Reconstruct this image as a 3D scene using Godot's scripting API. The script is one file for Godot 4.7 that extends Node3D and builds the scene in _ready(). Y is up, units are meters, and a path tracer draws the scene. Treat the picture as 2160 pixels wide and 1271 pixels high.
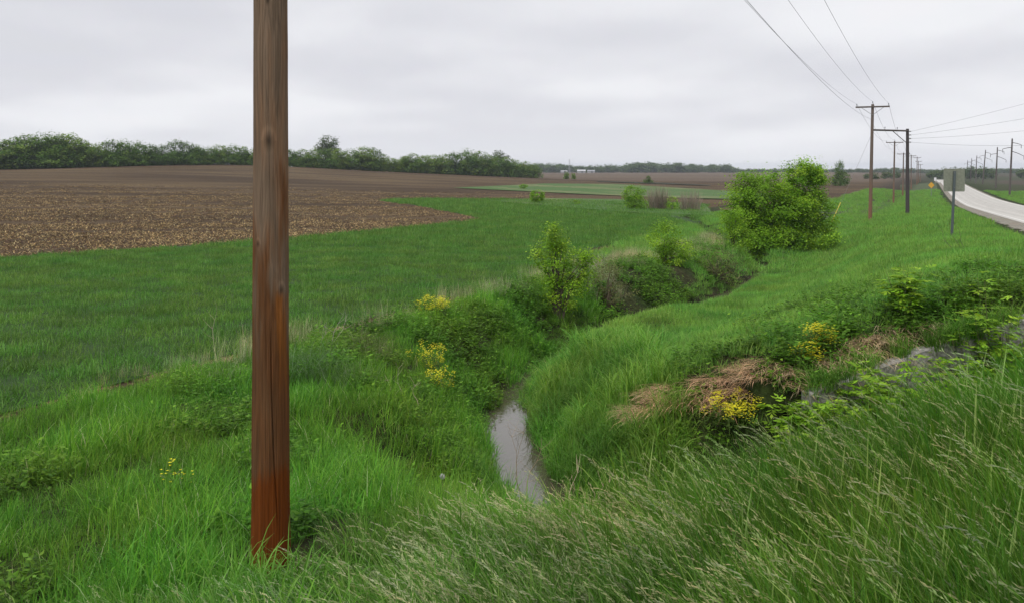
extends Node3D
# World: metres, y up, the camera's eye is the origin and looks along -Z. "d" below is distance ahead (d = -z).
# The road, the pole line and the creek run along one direction: s runs along it, u across it (to the right).

const TX := 0.4254
const TD := 0.905
const WATER := -5.7

var used := {}
var xs := PackedFloat32Array()
var ds := PackedFloat32Array()
var hs := PackedFloat32Array()
var fw := PackedFloat64Array()
var rng := RandomNumberGenerator.new()
var patch := FastNoiseLite.new()
var fine := FastNoiseLite.new()

const RS := [-60.0, 0.0, 30.0, 57.5, 107.0, 140.0, 190.0, 234.0, 300.0, 410.0, 480.0, 600.0, 900.0, 4000.0]
const RY := [-1.3, -1.6, -2.3, -3.15, -4.5, -5.3, -6.0, -6.2, -6.2, -6.1, -7.0, -7.6, -7.0, -6.5]
# surveyed heights of the fields: x, d, y
const FP := [[-8.5, 14.7, -4.0], [-0.5, 30.5, -4.15], [-5.9, 19.7, -4.0], [-14, 0, -3.8], [-40, 0, -4.2], [-60, -40, -4.2], [25.6, 87.4, -5.1], [10, 55, -4.65], [-15, 30, -4.2], [-25, 46, -4.55], [-14, 56, -4.5], [-3.3, 76, -4.6], [-43, 80, -4.1], [-75, 80, -4], [-81, 140, -3.4], [-63, 150, -3.6], [-96, 230, -1.3], [-41, 160, -3.85], [-69, 270, -1.5], [-18, 124, -4.5], [-8, 190, -4.6], [13, 210, -5.05], [22, 350, -4.9], [-162, 280, -0.45], [-133, 300, 0.8], [-97, 330, 1.4], [-73, 360, -0.4], [-49, 400, -1.5], [-19, 440, -3.5], [15, 480, -5.2], [-250, 300, 0], [-300, 150, -2], [-200, 80, -3.6], [-250, 450, 0], [-100, 480, 0], [0, 600, -5], [60, 160, -5.7], [90, 240, -6.0], [150, 420, -6], [100, 600, -5.8], [250, 650, -6.2], [-150, 650, -2], [-350, 650, -1], [400, 700, -6.3], [45, 120, -5.4]]
const CREEK := [[13.0, 16.5], [9.0, 14.4], [4.2, 12.7], [2.2, 12.9], [1.1, 13.9], [0.55, 15.0], [0.26, 16.0], [0.05, 17.9], [-0.11, 20.3], [0.0, 22.4], [0.52, 24.2], [1.42, 26.6], [3.6, 30.5], [6.66, 34.6], [8.4, 37.4], [12.3, 45.0], [14.2, 50.0], [14.9, 56.0], [15.2, 64.0], [17.0, 78.0], [17.0, 97.0], [19.0, 115.0], [30.0, 140.0]]


func _ready() -> void:
	rng.seed = 7
	patch.seed = 3
	patch.frequency = 0.12
	patch.fractal_octaves = 3
	fine.seed = 9
	fine.frequency = 0.9
	fine.fractal_octaves = 2
	camera_and_light()
	solve_fields()
	build_ground()
	build_water()
	build_road()
	build_fields()
	build_wall()
	build_poles()
	build_signs()
	build_far_things()
	build_trees()
	build_shrubs()
	build_flowers()
	build_small_things()
	build_grass()


# ------------------------------------------------------------------ camera, sky, sun
func camera_and_light() -> void:
	var cam := Camera3D.new()
	cam.name = "camera"
	cam.projection = Camera3D.PROJECTION_FRUSTUM
	cam.near = 0.1
	cam.far = 9000.0
	cam.size = 0.1 * 1271.0 / 1870.0
	cam.frustum_offset = Vector2(0, -0.1 * 280.5 / 1870.0)
	cam.current = true
	add_child(cam)
	var env := Environment.new()
	env.background_mode = Environment.BG_SKY
	var sky := Sky.new()
	var pm := PanoramaSkyMaterial.new()
	pm.panorama = sky_picture()
	sky.sky_material = pm
	env.sky = sky
	env.background_energy_multiplier = 1.0
	env.tonemap_mode = Environment.TONE_MAPPER_LINEAR
	env.tonemap_exposure = 1.68
	env.sdfgi_enabled = true
	env.ssao_enabled = true
	env.ssil_enabled = true
	env.fog_enabled = true
	env.fog_density = 0.00016
	env.fog_light_color = Color(0.80, 0.83, 0.88)
	var we := WorldEnvironment.new()
	we.name = "environment"
	we.environment = env
	add_child(we)
	var sun := DirectionalLight3D.new()
	sun.name = "sun"
	sun.light_energy = 0.5
	sun.light_color = Color(1.0, 0.985, 0.96)
	sun.light_angular_distance = 50.0
	sun.shadow_enabled = true
	sun.rotation_degrees = Vector3(-62, -35, 0)
	add_child(sun)


func sky_picture() -> ImageTexture:
	var w := 1536
	var h := 768
	var im := Image.create(w, h, false, Image.FORMAT_RGB8)
	var a := FastNoiseLite.new()
	a.seed = 21
	a.frequency = 0.55
	a.fractal_octaves = 5
	a.fractal_gain = 0.5
	a.domain_warp_enabled = true
	a.domain_warp_amplitude = 0.6
	a.domain_warp_frequency = 0.5
	var b := FastNoiseLite.new()
	b.seed = 5
	b.frequency = 0.22
	b.fractal_octaves = 3
	var pale := Color(0.757, 0.76, 0.772)
	var grey := Color(0.67, 0.673, 0.697)
	for j in h:
		var up := PI * (0.5 - (j + 0.5) / h)
		for i in w:
			if up <= 0.0:
				im.set_pixel(i, j, pale)
				continue
			var az := TAU * (i + 0.5) / w
			var y := sin(up)
			var k := cos(up) / (y + 0.11)
			var px := sin(az) * k
			var pz := cos(az) * k
			var n := 0.48 + 0.6 * a.get_noise_2d(px * 1.0, pz * 0.9) + 1.0 * b.get_noise_2d(px + 40.0, pz)
			n = clampf(n, 0.0, 1.0)
			n = n * n * (3.0 - 2.0 * n)
			var c := grey.lerp(pale, 0.12 + 0.88 * n)
			c = c.lerp(pale, 0.75 * exp(-up / 0.045))
			im.set_pixel(i, j, c)
	return ImageTexture.create_from_image(im)


# ------------------------------------------------------------------ the lie of the land
func knot(kx: Array, ky: Array, t: float) -> float:
	var n := kx.size()
	t = clampf(t, kx[0], kx[n - 1])
	var i := 0
	while i < n - 2 and t > kx[i + 1]:
		i += 1
	var h: float = kx[i + 1] - kx[i]
	var q: float = (t - kx[i]) / h
	var m0: float = 0.0 if i == 0 else (ky[i + 1] - ky[i - 1]) / (kx[i + 1] - kx[i - 1])
	var m1: float = 0.0 if i == n - 2 else (ky[i + 2] - ky[i]) / (kx[i + 2] - kx[i])
	var q2 := q * q
	var q3 := q2 * q
	return (2 * q3 - 3 * q2 + 1) * ky[i] + (q3 - 2 * q2 + q) * h * m0 + (-2 * q3 + 3 * q2) * ky[i + 1] + (q3 - q2) * h * m1


func solve_fields() -> void:
	var n := FP.size()
	var m := n + 3
	var a := []
	for i in m:
		var row := PackedFloat64Array()
		row.resize(m + 1)
		a.append(row)
	for i in n:
		for j in n:
			var dx: float = FP[i][0] - FP[j][0]
			var dd: float = FP[i][1] - FP[j][1]
			a[i][j] = sqrt(dx * dx + dd * dd + 900.0)
		a[i][i] -= 2.0
		a[i][n] = 1.0
		a[n][i] = 1.0
		a[i][n + 1] = FP[i][0] / 100.0
		a[n + 1][i] = FP[i][0] / 100.0
		a[i][n + 2] = FP[i][1] / 100.0
		a[n + 2][i] = FP[i][1] / 100.0
		a[i][m] = FP[i][2]
	for c in m:
		var best := c
		for r in range(c + 1, m):
			if absf(a[r][c]) > absf(a[best][c]):
				best = r
		var t = a[c]
		a[c] = a[best]
		a[best] = t
		for r in m:
			if r == c:
				continue
			var f: float = a[r][c] / a[c][c]
			if f != 0.0:
				for k in range(c, m + 1):
					a[r][k] -= f * a[c][k]
	fw.resize(m)
	for i in m:
		fw[i] = a[i][m] / a[i][i]


func field(x: float, d: float) -> float:
	var xx := clampf(x, -340.0, 380.0)
	var dd := clampf(d, -40.0, 650.0)
	var n := FP.size()
	var v := fw[n] + fw[n + 1] * xx / 100.0 + fw[n + 2] * dd / 100.0
	for i in n:
		var p: Array = FP[i]
		var ax: float = p[0] - xx
		var ad: float = p[1] - dd
		v += fw[i] * sqrt(ax * ax + ad * ad + 900.0)
	var k := smoothstep(0.0, 500.0, Vector2(x - xx, d - dd).length())
	return v * (1.0 - k) - 6.0 * k


func creek_at(x: float, d: float) -> Vector2:
	var b := 1e9
	var bx := 0.0
	for i in CREEK.size() - 1:
		var ax: float = CREEK[i][0]
		var ad: float = CREEK[i][1]
		var vx: float = CREEK[i + 1][0] - ax
		var vd: float = CREEK[i + 1][1] - ad
		var t := clampf(((x - ax) * vx + (d - ad) * vd) / (vx * vx + vd * vd), 0.0, 1.0)
		var r := Vector2(x - ax - vx * t, d - ad - vd * t).length_squared()
		if r < b:
			b = r
			bx = ax + vx * t
	return Vector2(sqrt(b), bx)


func smin(a: float, b: float, k: float) -> float:
	var q := clampf(0.5 + 0.5 * (b - a) / k, 0.0, 1.0)
	return b * (1.0 - q) + a * q - k * q * (1.0 - q)


func land(x: float, d: float) -> float:
	var s := TX * x + TD * d
	var u := TD * x - TX * d
	var y: float
	if u <= -13.6:
		y = field(x, d)
	else:
		var r0 := knot(RS, RY, s)
		if u < 4.3:
			var k := knot([-50.0, 40.0, 90.0, 200.0, 4000.0], [1.0, 1.0, 0.5, 0.35, 0.3], s)
			var k2 := knot([-50.0, 8.0, 20.0, 31.0, 50.0, 90.0, 200.0, 4000.0], [1.6, 1.6, 2.1, 2.45, 2.1, 0.85, 0.6, 0.5], s)
			var f := field(TX * s - TD * 13.6, TD * s + TX * 13.6)
			var e := r0 - k2
			y = knot([-13.6, -10.5, -8.5, -6.6, -4.9, -1.8, 0.5, 2.5, 4.3], [f, f * 0.85 + e * 0.15, f * 0.5 + (e - 0.2) * 0.5, e - 0.25, e, r0 - (0.95 + 0.25 * smoothstep(14.0, 6.0, s)) * k, r0 - (0.28 + 0.12 * smoothstep(14.0, 6.0, s)) * k, r0 - 0.08, r0], u)
		elif u < 13.0:
			y = r0
		else:
			y = r0 - 0.7 * smoothstep(13.0, 17.0, u) * clampf(s / 60.0, 0.2, 1.0)
			y = lerpf(y, -5.5, smoothstep(20.0, 260.0, u))
	if u > -25.0 and u < 6.0 and d < 150.0 and d > 8.0:
		var c := creek_at(x, d)
		var half := lerpf(0.56, 0.27, smoothstep(19.0, 24.0, d)) + 0.3 * smoothstep(30.0, 33.0, d) * smoothstep(41.0, 37.0, d)
		var yc := WATER - 0.4 * (1.0 - clampf((c.x - 0.15) / (half - 0.15), 0.0, 1.0)) if c.x < half else WATER + lerpf(0.85, 0.5 if x < 2.0 else 0.58, smoothstep(15.0, 13.4, d)) * (c.x - half)
		var wl := 0.0
		if d > 12.7 + (x - 4.2) * 0.36 and d < 18.0:
			wl = smoothstep(3.2, 4.6, c.y)
			var crest := lerpf(-3.78, -2.6, clampf((c.y - 4.3) / 5.4, 0.0, 1.0))
			yc = lerpf(yc, -5.9 + (crest + 5.9) * clampf((c.x - 1.15) / 0.33, 0.0, 1.0) + 0.55 * maxf(c.x - 1.48, 0.0), wl)
		y = smin(y, yc, 0.5 if wl < 0.5 else 0.15)
	return y


func ground(x: float, d: float) -> float:
	var i := clampi(xs.bsearch(x) - 1, 0, xs.size() - 2)
	var j := clampi(ds.bsearch(d) - 1, 0, ds.size() - 2)
	var n := xs.size()
	var a := (x - xs[i]) / (xs[i + 1] - xs[i])
	var b := (d - ds[j]) / (ds[j + 1] - ds[j])
	return lerpf(lerpf(hs[j * n + i], hs[j * n + i + 1], a), lerpf(hs[(j + 1) * n + i], hs[(j + 1) * n + i + 1], a), b)


func at(x: float, d: float, lift := 0.0) -> Vector3:
	return Vector3(x, ground(x, d) + lift, -d)


func across(x: float, d: float) -> float:
	return TD * x - TX * d


func along(x: float, d: float) -> float:
	return TX * x + TD * d


func us(u: float, s: float) -> Vector2:  # (x, d)
	return Vector2(TD * u + TX * s, -TX * u + TD * s)


# ------------------------------------------------------------------ helpers: meshes
class Shape:
	var v := PackedVector3Array()
	var n := PackedVector3Array()
	var c := PackedColorArray()
	var t := PackedVector2Array()
	var ix := PackedInt32Array()

	func tri(a: Vector3, b: Vector3, e: Vector3, col: Color) -> void:
		var m := (e - a).cross(b - a).normalized()
		var k := v.size()
		v.append(a); v.append(b); v.append(e)
		n.append(m); n.append(m); n.append(m)
		c.append(col); c.append(col); c.append(col)
		ix.append(k); ix.append(k + 1); ix.append(k + 2)

	func quad(a: Vector3, b: Vector3, e: Vector3, f: Vector3, col: Color) -> void:
		tri(a, b, e, col)
		tri(a, e, f, col)

	func box(mid: Vector3, size: Vector3, col: Color, turn := Basis()) -> void:
		var p := []
		for k in 8:
			p.append(mid + turn * (Vector3(-0.5 if k & 1 == 0 else 0.5, -0.5 if k & 2 == 0 else 0.5, -0.5 if k & 4 == 0 else 0.5) * size))
		for q in [[0, 1, 3, 2], [4, 6, 7, 5], [0, 4, 5, 1], [2, 3, 7, 6], [0, 2, 6, 4], [1, 5, 7, 3]]:
			var a: Vector3 = p[q[0]]
			var b: Vector3 = p[q[1]]
			var e: Vector3 = p[q[2]]
			var f: Vector3 = p[q[3]]
			if (e - a).cross(b - a).dot((a + e) * 0.5 - mid) < 0.0:
				quad(a, f, e, b, col)
			else:
				quad(a, b, e, f, col)

	# a round tube along a path
	func tube(path: PackedVector3Array, radii: PackedFloat32Array, sides: int, col: Color, capped := true) -> void:
		var m := path.size()
		var first := v.size()
		var side := Vector3.RIGHT
		for i in m:
			var dir := (path[mini(i + 1, m - 1)] - path[maxi(i - 1, 0)]).normalized()
			if absf(dir.dot(side)) > 0.95 or i == 0:
				side = dir.cross(Vector3.UP if absf(dir.y) < 0.9 else Vector3.RIGHT).normalized()
			side = (side - dir * dir.dot(side)).normalized()
			var up := dir.cross(side)
			for k in sides:
				var g := TAU * k / sides
				var o := side * cos(g) + up * sin(g)
				v.append(path[i] + o * radii[i])
				n.append(o)
				c.append(col)
		for i in m - 1:
			for k in sides:
				var a := first + i * sides + k
				var b := first + i * sides + (k + 1) % sides
				ix.append(a); ix.append(a + sides); ix.append(b)
				ix.append(b); ix.append(a + sides); ix.append(b + sides)
		if capped:
			var top := first + (m - 1) * sides
			for k in range(1, sides - 1):
				tri(v[top], v[top + k + 1], v[top + k], col)
			for k in range(1, sides - 1):
				tri(v[first], v[first + k], v[first + k + 1], col)

	# a blade of grass: a bending strip that narrows to its tip
	func blade(base: Vector3, az: float, h: float, w: float, tilt: float, bend: float, col: Color, segs := 3, twist := 0.0) -> Vector3:
		var dir := Vector3(cos(az), 0, sin(az))
		var side := Vector3(-sin(az + twist), 0, cos(az + twist)) * w * 0.5
		var p := base
		var first := v.size()
		for i in segs + 1:
			var q := float(i) / segs
			var g := tilt + bend * q * q
			var tang := Vector3.UP * cos(g) + dir * sin(g)
			if i > 0:
				p += tang * h / segs
			var nn := tang.cross(side).normalized()
			if i < segs:
				var ww := 1.0 - 0.75 * q * q
				v.append(p - side * ww); v.append(p + side * ww)
				n.append(nn); n.append(nn)
				c.append(col); c.append(col)
			else:
				v.append(p); n.append(nn); c.append(col)
		for i in segs - 1:
			var a := first + i * 2
			ix.append(a); ix.append(a + 1); ix.append(a + 2)
			ix.append(a + 2); ix.append(a + 1); ix.append(a + 3)
		var l := first + segs * 2 - 2
		ix.append(l); ix.append(l + 1); ix.append(l + 2)
		return p

	# a leaf: a pointed, slightly folded lozenge
	func leaf(base: Vector3, dir: Vector3, up: Vector3, l: float, w: float, col: Color) -> void:
		var side := dir.cross(up).normalized() * w * 0.5
		var tip := base + dir * l
		var mid := base + dir * l * 0.42 - up * w * 0.12
		tri(base, mid + side, tip, col)
		tri(base, tip, mid - side, col)

	func mesh() -> ArrayMesh:
		var a := []
		a.resize(Mesh.ARRAY_MAX)
		a[Mesh.ARRAY_VERTEX] = v
		a[Mesh.ARRAY_NORMAL] = n
		a[Mesh.ARRAY_COLOR] = c
		if t.size() == v.size():
			a[Mesh.ARRAY_TEX_UV] = t
		a[Mesh.ARRAY_INDEX] = ix
		var m := ArrayMesh.new()
		m.add_surface_from_arrays(Mesh.PRIMITIVE_TRIANGLES, a)
		return m


func mat(called: String, rough := 0.8, through := 0.0, tex: Texture2D = null, tile := 1.0, spec := 0.5) -> StandardMaterial3D:
	var m := StandardMaterial3D.new()
	m.resource_name = called
	m.vertex_color_use_as_albedo = true
	m.roughness = rough
	m.metallic_specular = spec
	m.cull_mode = BaseMaterial3D.CULL_DISABLED
	if through > 0.0:
		m.backlight_enabled = true
		m.backlight = Color(through, through, through).linear_to_srgb()
	if tex:
		m.albedo_texture = tex
		m.uv1_triplanar = true
		m.uv1_world_triplanar = true
		m.uv1_scale = Vector3.ONE * tile
	return m


func grain(seed_: int, freq: float, low: float, high: float, size := 512, octaves := 4) -> ImageTexture:
	var f := FastNoiseLite.new()
	f.seed = seed_
	f.frequency = freq
	f.fractal_octaves = octaves
	var im := f.get_seamless_image(size, size, false, false, 0.12, true)
	im.convert(Image.FORMAT_RGB8)
	for j in size:
		for i in size:
			var g := lerpf(low, high, im.get_pixel(i, j).r)
			im.set_pixel(i, j, Color(g, g, g))
	return ImageTexture.create_from_image(im)


func numbered(called: String) -> String:
	if not used.has(called):
		used[called] = 0
		return called
	used[called] += 1
	return "%s_%03d" % [called, used[called]]


func thing(called: String, label: String, category: String, where := Vector3.ZERO, group := "") -> Node3D:
	var o := Node3D.new()
	o.name = numbered(called)
	o.position = where
	add_child(o)
	tag(o, label, category, group)
	return o


func tag(o: Node3D, label: String, category: String, group := "", kind := "") -> Node3D:
	o.set_meta("label", label)
	if category:
		o.set_meta("category", category)
	if group:
		o.set_meta("group", group)
	if kind:
		o.set_meta("kind", kind)
	return o


func part(called: String, m: Mesh, material: Material, parent: Node3D) -> MeshInstance3D:
	var o := MeshInstance3D.new()
	o.name = called
	o.mesh = m
	o.material_override = material
	parent.add_child(o, true)
	return o


func whole(called: String, m: Mesh, material: Material, label: String, category: String, group := "", kind := "") -> MeshInstance3D:
	var o := MeshInstance3D.new()
	o.name = numbered(called)
	o.mesh = m
	o.material_override = material
	add_child(o)
	tag(o, label, category, group, kind)
	return o


func vary(c: Color, by: float) -> Color:
	var k := 1.0 + rng.randf_range(-by, by)
	return Color(c.r * k * (1.0 + rng.randf_range(-by, by) * 0.5), c.g * k, c.b * k * (1.0 + rng.randf_range(-by, by) * 0.5))


# copies of a few variants as one "stuff" object per variant
func sow(called: String, label: String, category: String, variants: Array, material: Material, places: Array, group: String) -> void:
	var sorted := []
	for k in variants.size():
		sorted.append([])
	for p in places:
		sorted[rng.randi() % variants.size()].append(p)
	for k in variants.size():
		if sorted[k].is_empty():
			continue
		var mm := MultiMesh.new()
		mm.transform_format = MultiMesh.TRANSFORM_3D
		mm.use_colors = true
		mm.mesh = variants[k]
		mm.instance_count = sorted[k].size()
		for i in sorted[k].size():
			mm.set_instance_transform(i, sorted[k][i][0])
			mm.set_instance_color(i, sorted[k][i][1])
		var o := MultiMeshInstance3D.new()
		o.name = numbered(called)
		o.multimesh = mm
		o.material_override = material
		add_child(o)
		tag(o, label, category, group, "stuff")


# jittered places over a box of ground; test(x, d, u, s) gives a size (0: nothing there)
func places(x0: float, x1: float, d0: float, d1: float, step: float, test: Callable, tint: Callable, wind := 0.0, downhill := false, out := []) -> Array:
	var nd := int((d1 - d0) / step)
	var nx := int((x1 - x0) / step)
	for j in nd:
		for i in nx:
			var x := x0 + (i + rng.randf()) * step
			var d := d0 + (j + rng.randf()) * step
			if absf(x) > 0.66 * d + 2.5:
				continue
			var u := across(x, d)
			var s := along(x, d)
			var k: float = test.call(x, d, u, s)
			if k <= 0.0:
				continue
			k *= rng.randf_range(0.8, 1.2)
			var turn := rng.randf() * TAU
			var y := ground(x, d)
			if downhill:
				var gx := ground(x + 0.3, d) - ground(x - 0.3, d)
				var gd := ground(x, d + 0.3) - ground(x, d - 0.3)
				turn = -atan2(gd, -gx) + rng.randf_range(-0.5, 0.5)
			elif wind > 0.0:
				turn = rng.randf_range(-wind, wind)
			var b := Basis(Vector3.UP, turn).scaled(Vector3(k, k, k))
			out.append([Transform3D(b, Vector3(x, y - 0.02, -d)), tint.call(x, d)])
	return out


# ------------------------------------------------------------------ ground, water, road
func build_ground() -> void:
	var step := 0.33
	var x := -14.0
	while x < 26.0:
		xs.append(x)
		x += step
	var w := step
	while x < 4200.0:
		xs.append(x)
		w *= 1.03 if x < 260.0 else 1.12
		x += w
	w = step
	x = -14.0 - step
	var left := PackedFloat32Array()
	while x > -4200.0:
		left.append(x)
		w *= 1.05 if x > -260.0 else 1.12
		x -= w
	left.reverse()
	left.append_array(xs)
	xs = left
	var d := -60.0
	while d < -6.0:
		ds.append(d)
		d += 4.0
	d = -5.0
	w = step
	while d < 4500.0:
		ds.append(d)
		if d > 50.0:
			w *= 1.02 if d < 520.0 else 1.12
		d += w
	var n := xs.size()
	var m := ds.size()
	hs.resize(n * m)
	var sh := Shape.new()
	sh.v.resize(n * m)
	sh.n.resize(n * m)
	sh.c.resize(n * m)
	var soil := Color(0.13, 0.083, 0.045)
	var pale := Color(0.27, 0.185, 0.098)
	var turf := Color(0.055, 0.095, 0.02)
	var mud := Color(0.10, 0.075, 0.05)
	for j in m:
		for i in n:
			var px := xs[i]
			var pd := ds[j]
			var y := land(px, pd)
			var u := across(px, pd)
			var s := along(px, pd)
			if pd < 90.0 and u < 4.0 and u > -12.8:
				y += 0.05 * fine.get_noise_2d(px * 0.6, pd * 0.6)
			hs[j * n + i] = y
			sh.v[j * n + i] = Vector3(px, y, -pd)
			var c := turf.lerp(Color(0.085, 0.085, 0.035), clampf(0.4 + patch.get_noise_2d(px * 3.0, pd * 3.0), 0.0, 1.0))
			if u < -13.3 and (u < -26.0 or pd > 150.0 or pd < 30.0 or creek_at(px, pd).x > 7.5):
				var band := 0.5 + 1.2 * patch.get_noise_2d(px * 0.12 + 9.0, (pd - 0.12 * px) * 0.55) + 0.4 * patch.get_noise_2d(px * 0.03, pd * 0.06)
				c = soil.lerp(pale, clampf(band, 0.0, 1.0))
				if pd > 392.0 + 12.0 * patch.get_noise_2d(px * 0.1, 4.0) and px > -10.0:  # the farther field lies fallow
					c = Color(0.30, 0.225, 0.15).lerp(Color(0.23, 0.16, 0.11), clampf(0.5 + patch.get_noise_2d(px * 0.02, pd * 0.2), 0.0, 1.0))
			if u > 20.0 and s > 60.0:
				c = Color(0.10, 0.12, 0.045) if patch.get_noise_2d(px * 0.04, pd * 0.03) > -0.1 or u < 36.0 else Color(0.16, 0.11, 0.075)
			if u > -15.0 and u < -3.0 and y < WATER + 0.12:
				c = mud
			sh.c[j * n + i] = c
	for j in m:
		for i in n:
			var i0 := maxi(i - 1, 0)
			var i1 := mini(i + 1, n - 1)
			var j0 := maxi(j - 1, 0)
			var j1 := mini(j + 1, m - 1)
			var gx := (hs[j * n + i1] - hs[j * n + i0]) / (xs[i1] - xs[i0])
			var gd := (hs[j1 * n + i] - hs[j0 * n + i]) / (ds[j1] - ds[j0])
			sh.n[j * n + i] = Vector3(-gx, 1, gd).normalized()
	for j in m - 1:
		for i in n - 1:
			var a := j * n + i
			sh.ix.append(a); sh.ix.append(a + n); sh.ix.append(a + 1)
			sh.ix.append(a + 1); sh.ix.append(a + n); sh.ix.append(a + n + 1)
	var gm := mat("soil_and_turf", 0.95, 0.0, grain(4, 0.03, 0.25, 1.0), 0.32, 0.25)
	gm.heightmap_enabled = true
	gm.heightmap_texture = grain(14, 0.05, 0.0, 1.0)
	gm.heightmap_scale = 4.0
	whole("ground", sh.mesh(), gm, "rolling ground of fields, verge and creek banks", "", "", "structure")


func build_water() -> void:
	var sh := Shape.new()
	# one level sheet that lies in the channel, cut to a ribbon along it
	var l := []
	var r := []
	for i in CREEK.size():
		var p := Vector2(CREEK[i][0], CREEK[i][1])
		var q0 := Vector2(CREEK[maxi(i - 1, 0)][0], CREEK[maxi(i - 1, 0)][1])
		var q1 := Vector2(CREEK[mini(i + 1, CREEK.size() - 1)][0], CREEK[mini(i + 1, CREEK.size() - 1)][1])
		var t := (q1 - q0).normalized()
		var o := Vector2(-t.y, t.x) * 1.15
		l.append(Vector3(p.x + o.x, WATER, -(p.y + o.y)))
		r.append(Vector3(p.x - o.x, WATER, -(p.y - o.y)))
	for i in CREEK.size() - 1:
		sh.quad(l[i], l[i + 1], r[i + 1], r[i], Color(1, 1, 1))
	for i in sh.n.size():
		if sh.n[i].y < 0.0:
			sh.n[i] = -sh.n[i]
	for i in range(0, sh.ix.size(), 3):
		var a := sh.v[sh.ix[i]]
		if (sh.v[sh.ix[i + 2]] - a).cross(sh.v[sh.ix[i + 1]] - a).y < 0.0:
			var k := sh.ix[i + 1]
			sh.ix[i + 1] = sh.ix[i + 2]
			sh.ix[i + 2] = k
	var m := StandardMaterial3D.new()
	m.resource_name = "murky_water"
	m.albedo_color = Color(0.075, 0.065, 0.045).linear_to_srgb()
	m.roughness = 0.05
	m.metallic_specular = 0.7
	m.uv1_triplanar = true
	m.uv1_world_triplanar = true
	m.uv1_scale = Vector3.ONE * 0.5
	m.heightmap_enabled = true
	m.heightmap_texture = grain(31, 0.016, 0.0, 1.0, 512, 3)
	m.heightmap_scale = 0.12
	whole("creek_water", sh.mesh(), m, "murky brown creek water mirroring the grey sky", "", "", "structure")


func ribbon(u0: float, u1: float, s0: float, s1: float, lift0: float, lift1: float, col: Callable, cols := 6, step := 2.0) -> Shape:
	var sh := Shape.new()
	var rows := int((s1 - s0) / step) + 1
	for j in rows:
		var s := s0 + (s1 - s0) * j / (rows - 1)
		for i in cols + 1:
			var q := float(i) / cols
			var u := lerpf(u0, u1, q)
			var p := us(u, s)
			sh.v.append(Vector3(p.x, knot(RS, RY, s) + lerpf(lift0, lift1, q), -p.y))
			sh.n.append(Vector3.UP)
			sh.c.append(col.call(u, s))
	for j in rows - 1:
		for i in cols:
			var a := j * (cols + 1) + i
			var b := a + cols + 1
			sh.ix.append(a); sh.ix.append(b); sh.ix.append(a + 1)
			sh.ix.append(a + 1); sh.ix.append(b); sh.ix.append(b + 1)
	return sh


func build_road() -> void:
	var top := 0.14
	var pave := func(u: float, s: float) -> Color:
		var c := Color(0.60, 0.58, 0.545)
		var k := 1.0 + 0.10 * patch.get_noise_2d(u * 12.0, s * 0.5)
		for track in [6.0, 7.6, 9.3, 10.9]:  # worn, oil-darkened wheel tracks
			k *= 1.0 - 0.10 * exp(-pow((u - track) / 0.3, 2.0))
		return Color(c.r * k, c.g * k, c.b * k)
	var rm := mat("worn_pavement", 0.9, 0.0, grain(41, 0.08, 0.72, 1.0), 0.7, 0.3)
	var road := thing("road", "pale worn two lane road running to the crest", "", Vector3.ZERO)
	road.set_meta("kind", "structure")
	part("pavement", ribbon(4.6, 12.0, -60, 640, top, top, pave, 40, 2.0).mesh(), rm, road)
	var sm := mat("gravel", 1.0, 0.0, grain(43, 0.16, 0.35, 1.0), 0.8, 0.2)
	var gravel := func(u: float, s: float) -> Color:
		return vary(Color(0.50, 0.455, 0.385), 0.1)
	part("gravel_shoulder", ribbon(3.1, 4.61, -60, 640, -0.14, top - 0.005, gravel, 6).mesh(), sm, road)
	part("gravel_shoulder", ribbon(11.99, 13.2, -60, 640, top - 0.005, -0.12, gravel, 6).mesh(), sm, road)
	var white := mat("worn_white_paint", 0.7, 0.0, grain(45, 0.05, 0.72, 1.0), 0.5)
	for u in [4.95, 11.55]:
		part("edge_line", ribbon(u, u + 0.13, -60, 640, top + 0.006, top + 0.006, func(_u, _s): return Color(0.85, 0.84, 0.80), 1).mesh(), white, road)
	var tar := mat("black_crack_sealer", 0.6)
	for u in [7.0, 8.25, 8.36, 9.8]:
		var sh := ribbon(u, u + 0.07, -60, 640, top + 0.005, top + 0.005, func(_u, _s): return Color(0.24, 0.22, 0.20), 1, 1.0)
		for k in sh.v.size():
			sh.v[k].x += 0.10 * patch.get_noise_2d(sh.v[k].z * 0.8, u * 30.0)
		part("sealed_crack", sh.mesh(), tar, road)


# a sheet of ground cover that follows the land inside a polygon of (x, d)
func sheet(poly: PackedVector2Array, step: float, lift: float, col: Callable) -> Shape:
	var sh := Shape.new()
	var box := Rect2(poly[0], Vector2.ZERO)
	for p in poly:
		box = box.expand(p)
	var nx := int(box.size.x / step) + 1
	var nd := int(box.size.y / step) + 1
	for j in nd:
		for i in nx:
			var a := box.position + Vector2(i, j) * step
			var cell := PackedVector2Array([a, a + Vector2(step, 0), a + Vector2(step, step), a + Vector2(0, step)])
			for piece in Geometry2D.intersect_polygons(cell, poly):
				var t := Geometry2D.triangulate_polygon(piece)
				for k in range(0, t.size(), 3):
					var p := []
					for e in 3:
						var q: Vector2 = piece[t[k + e]]
						p.append(Vector3(q.x, ground(q.x, q.y) + lift, -q.y))
					var c: Color = col.call(p[0].x, -p[0].z)
					if (p[2] - p[0]).cross(p[1] - p[0]).y < 0.0:
						sh.tri(p[0], p[2], p[1], c)
					else:
						sh.tri(p[0], p[1], p[2], c)
	return sh


func pts(a: Array) -> PackedVector2Array:
	var p := PackedVector2Array()
	for e in a:
		p.append(Vector2(e[0], e[1]))
	return p


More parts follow.
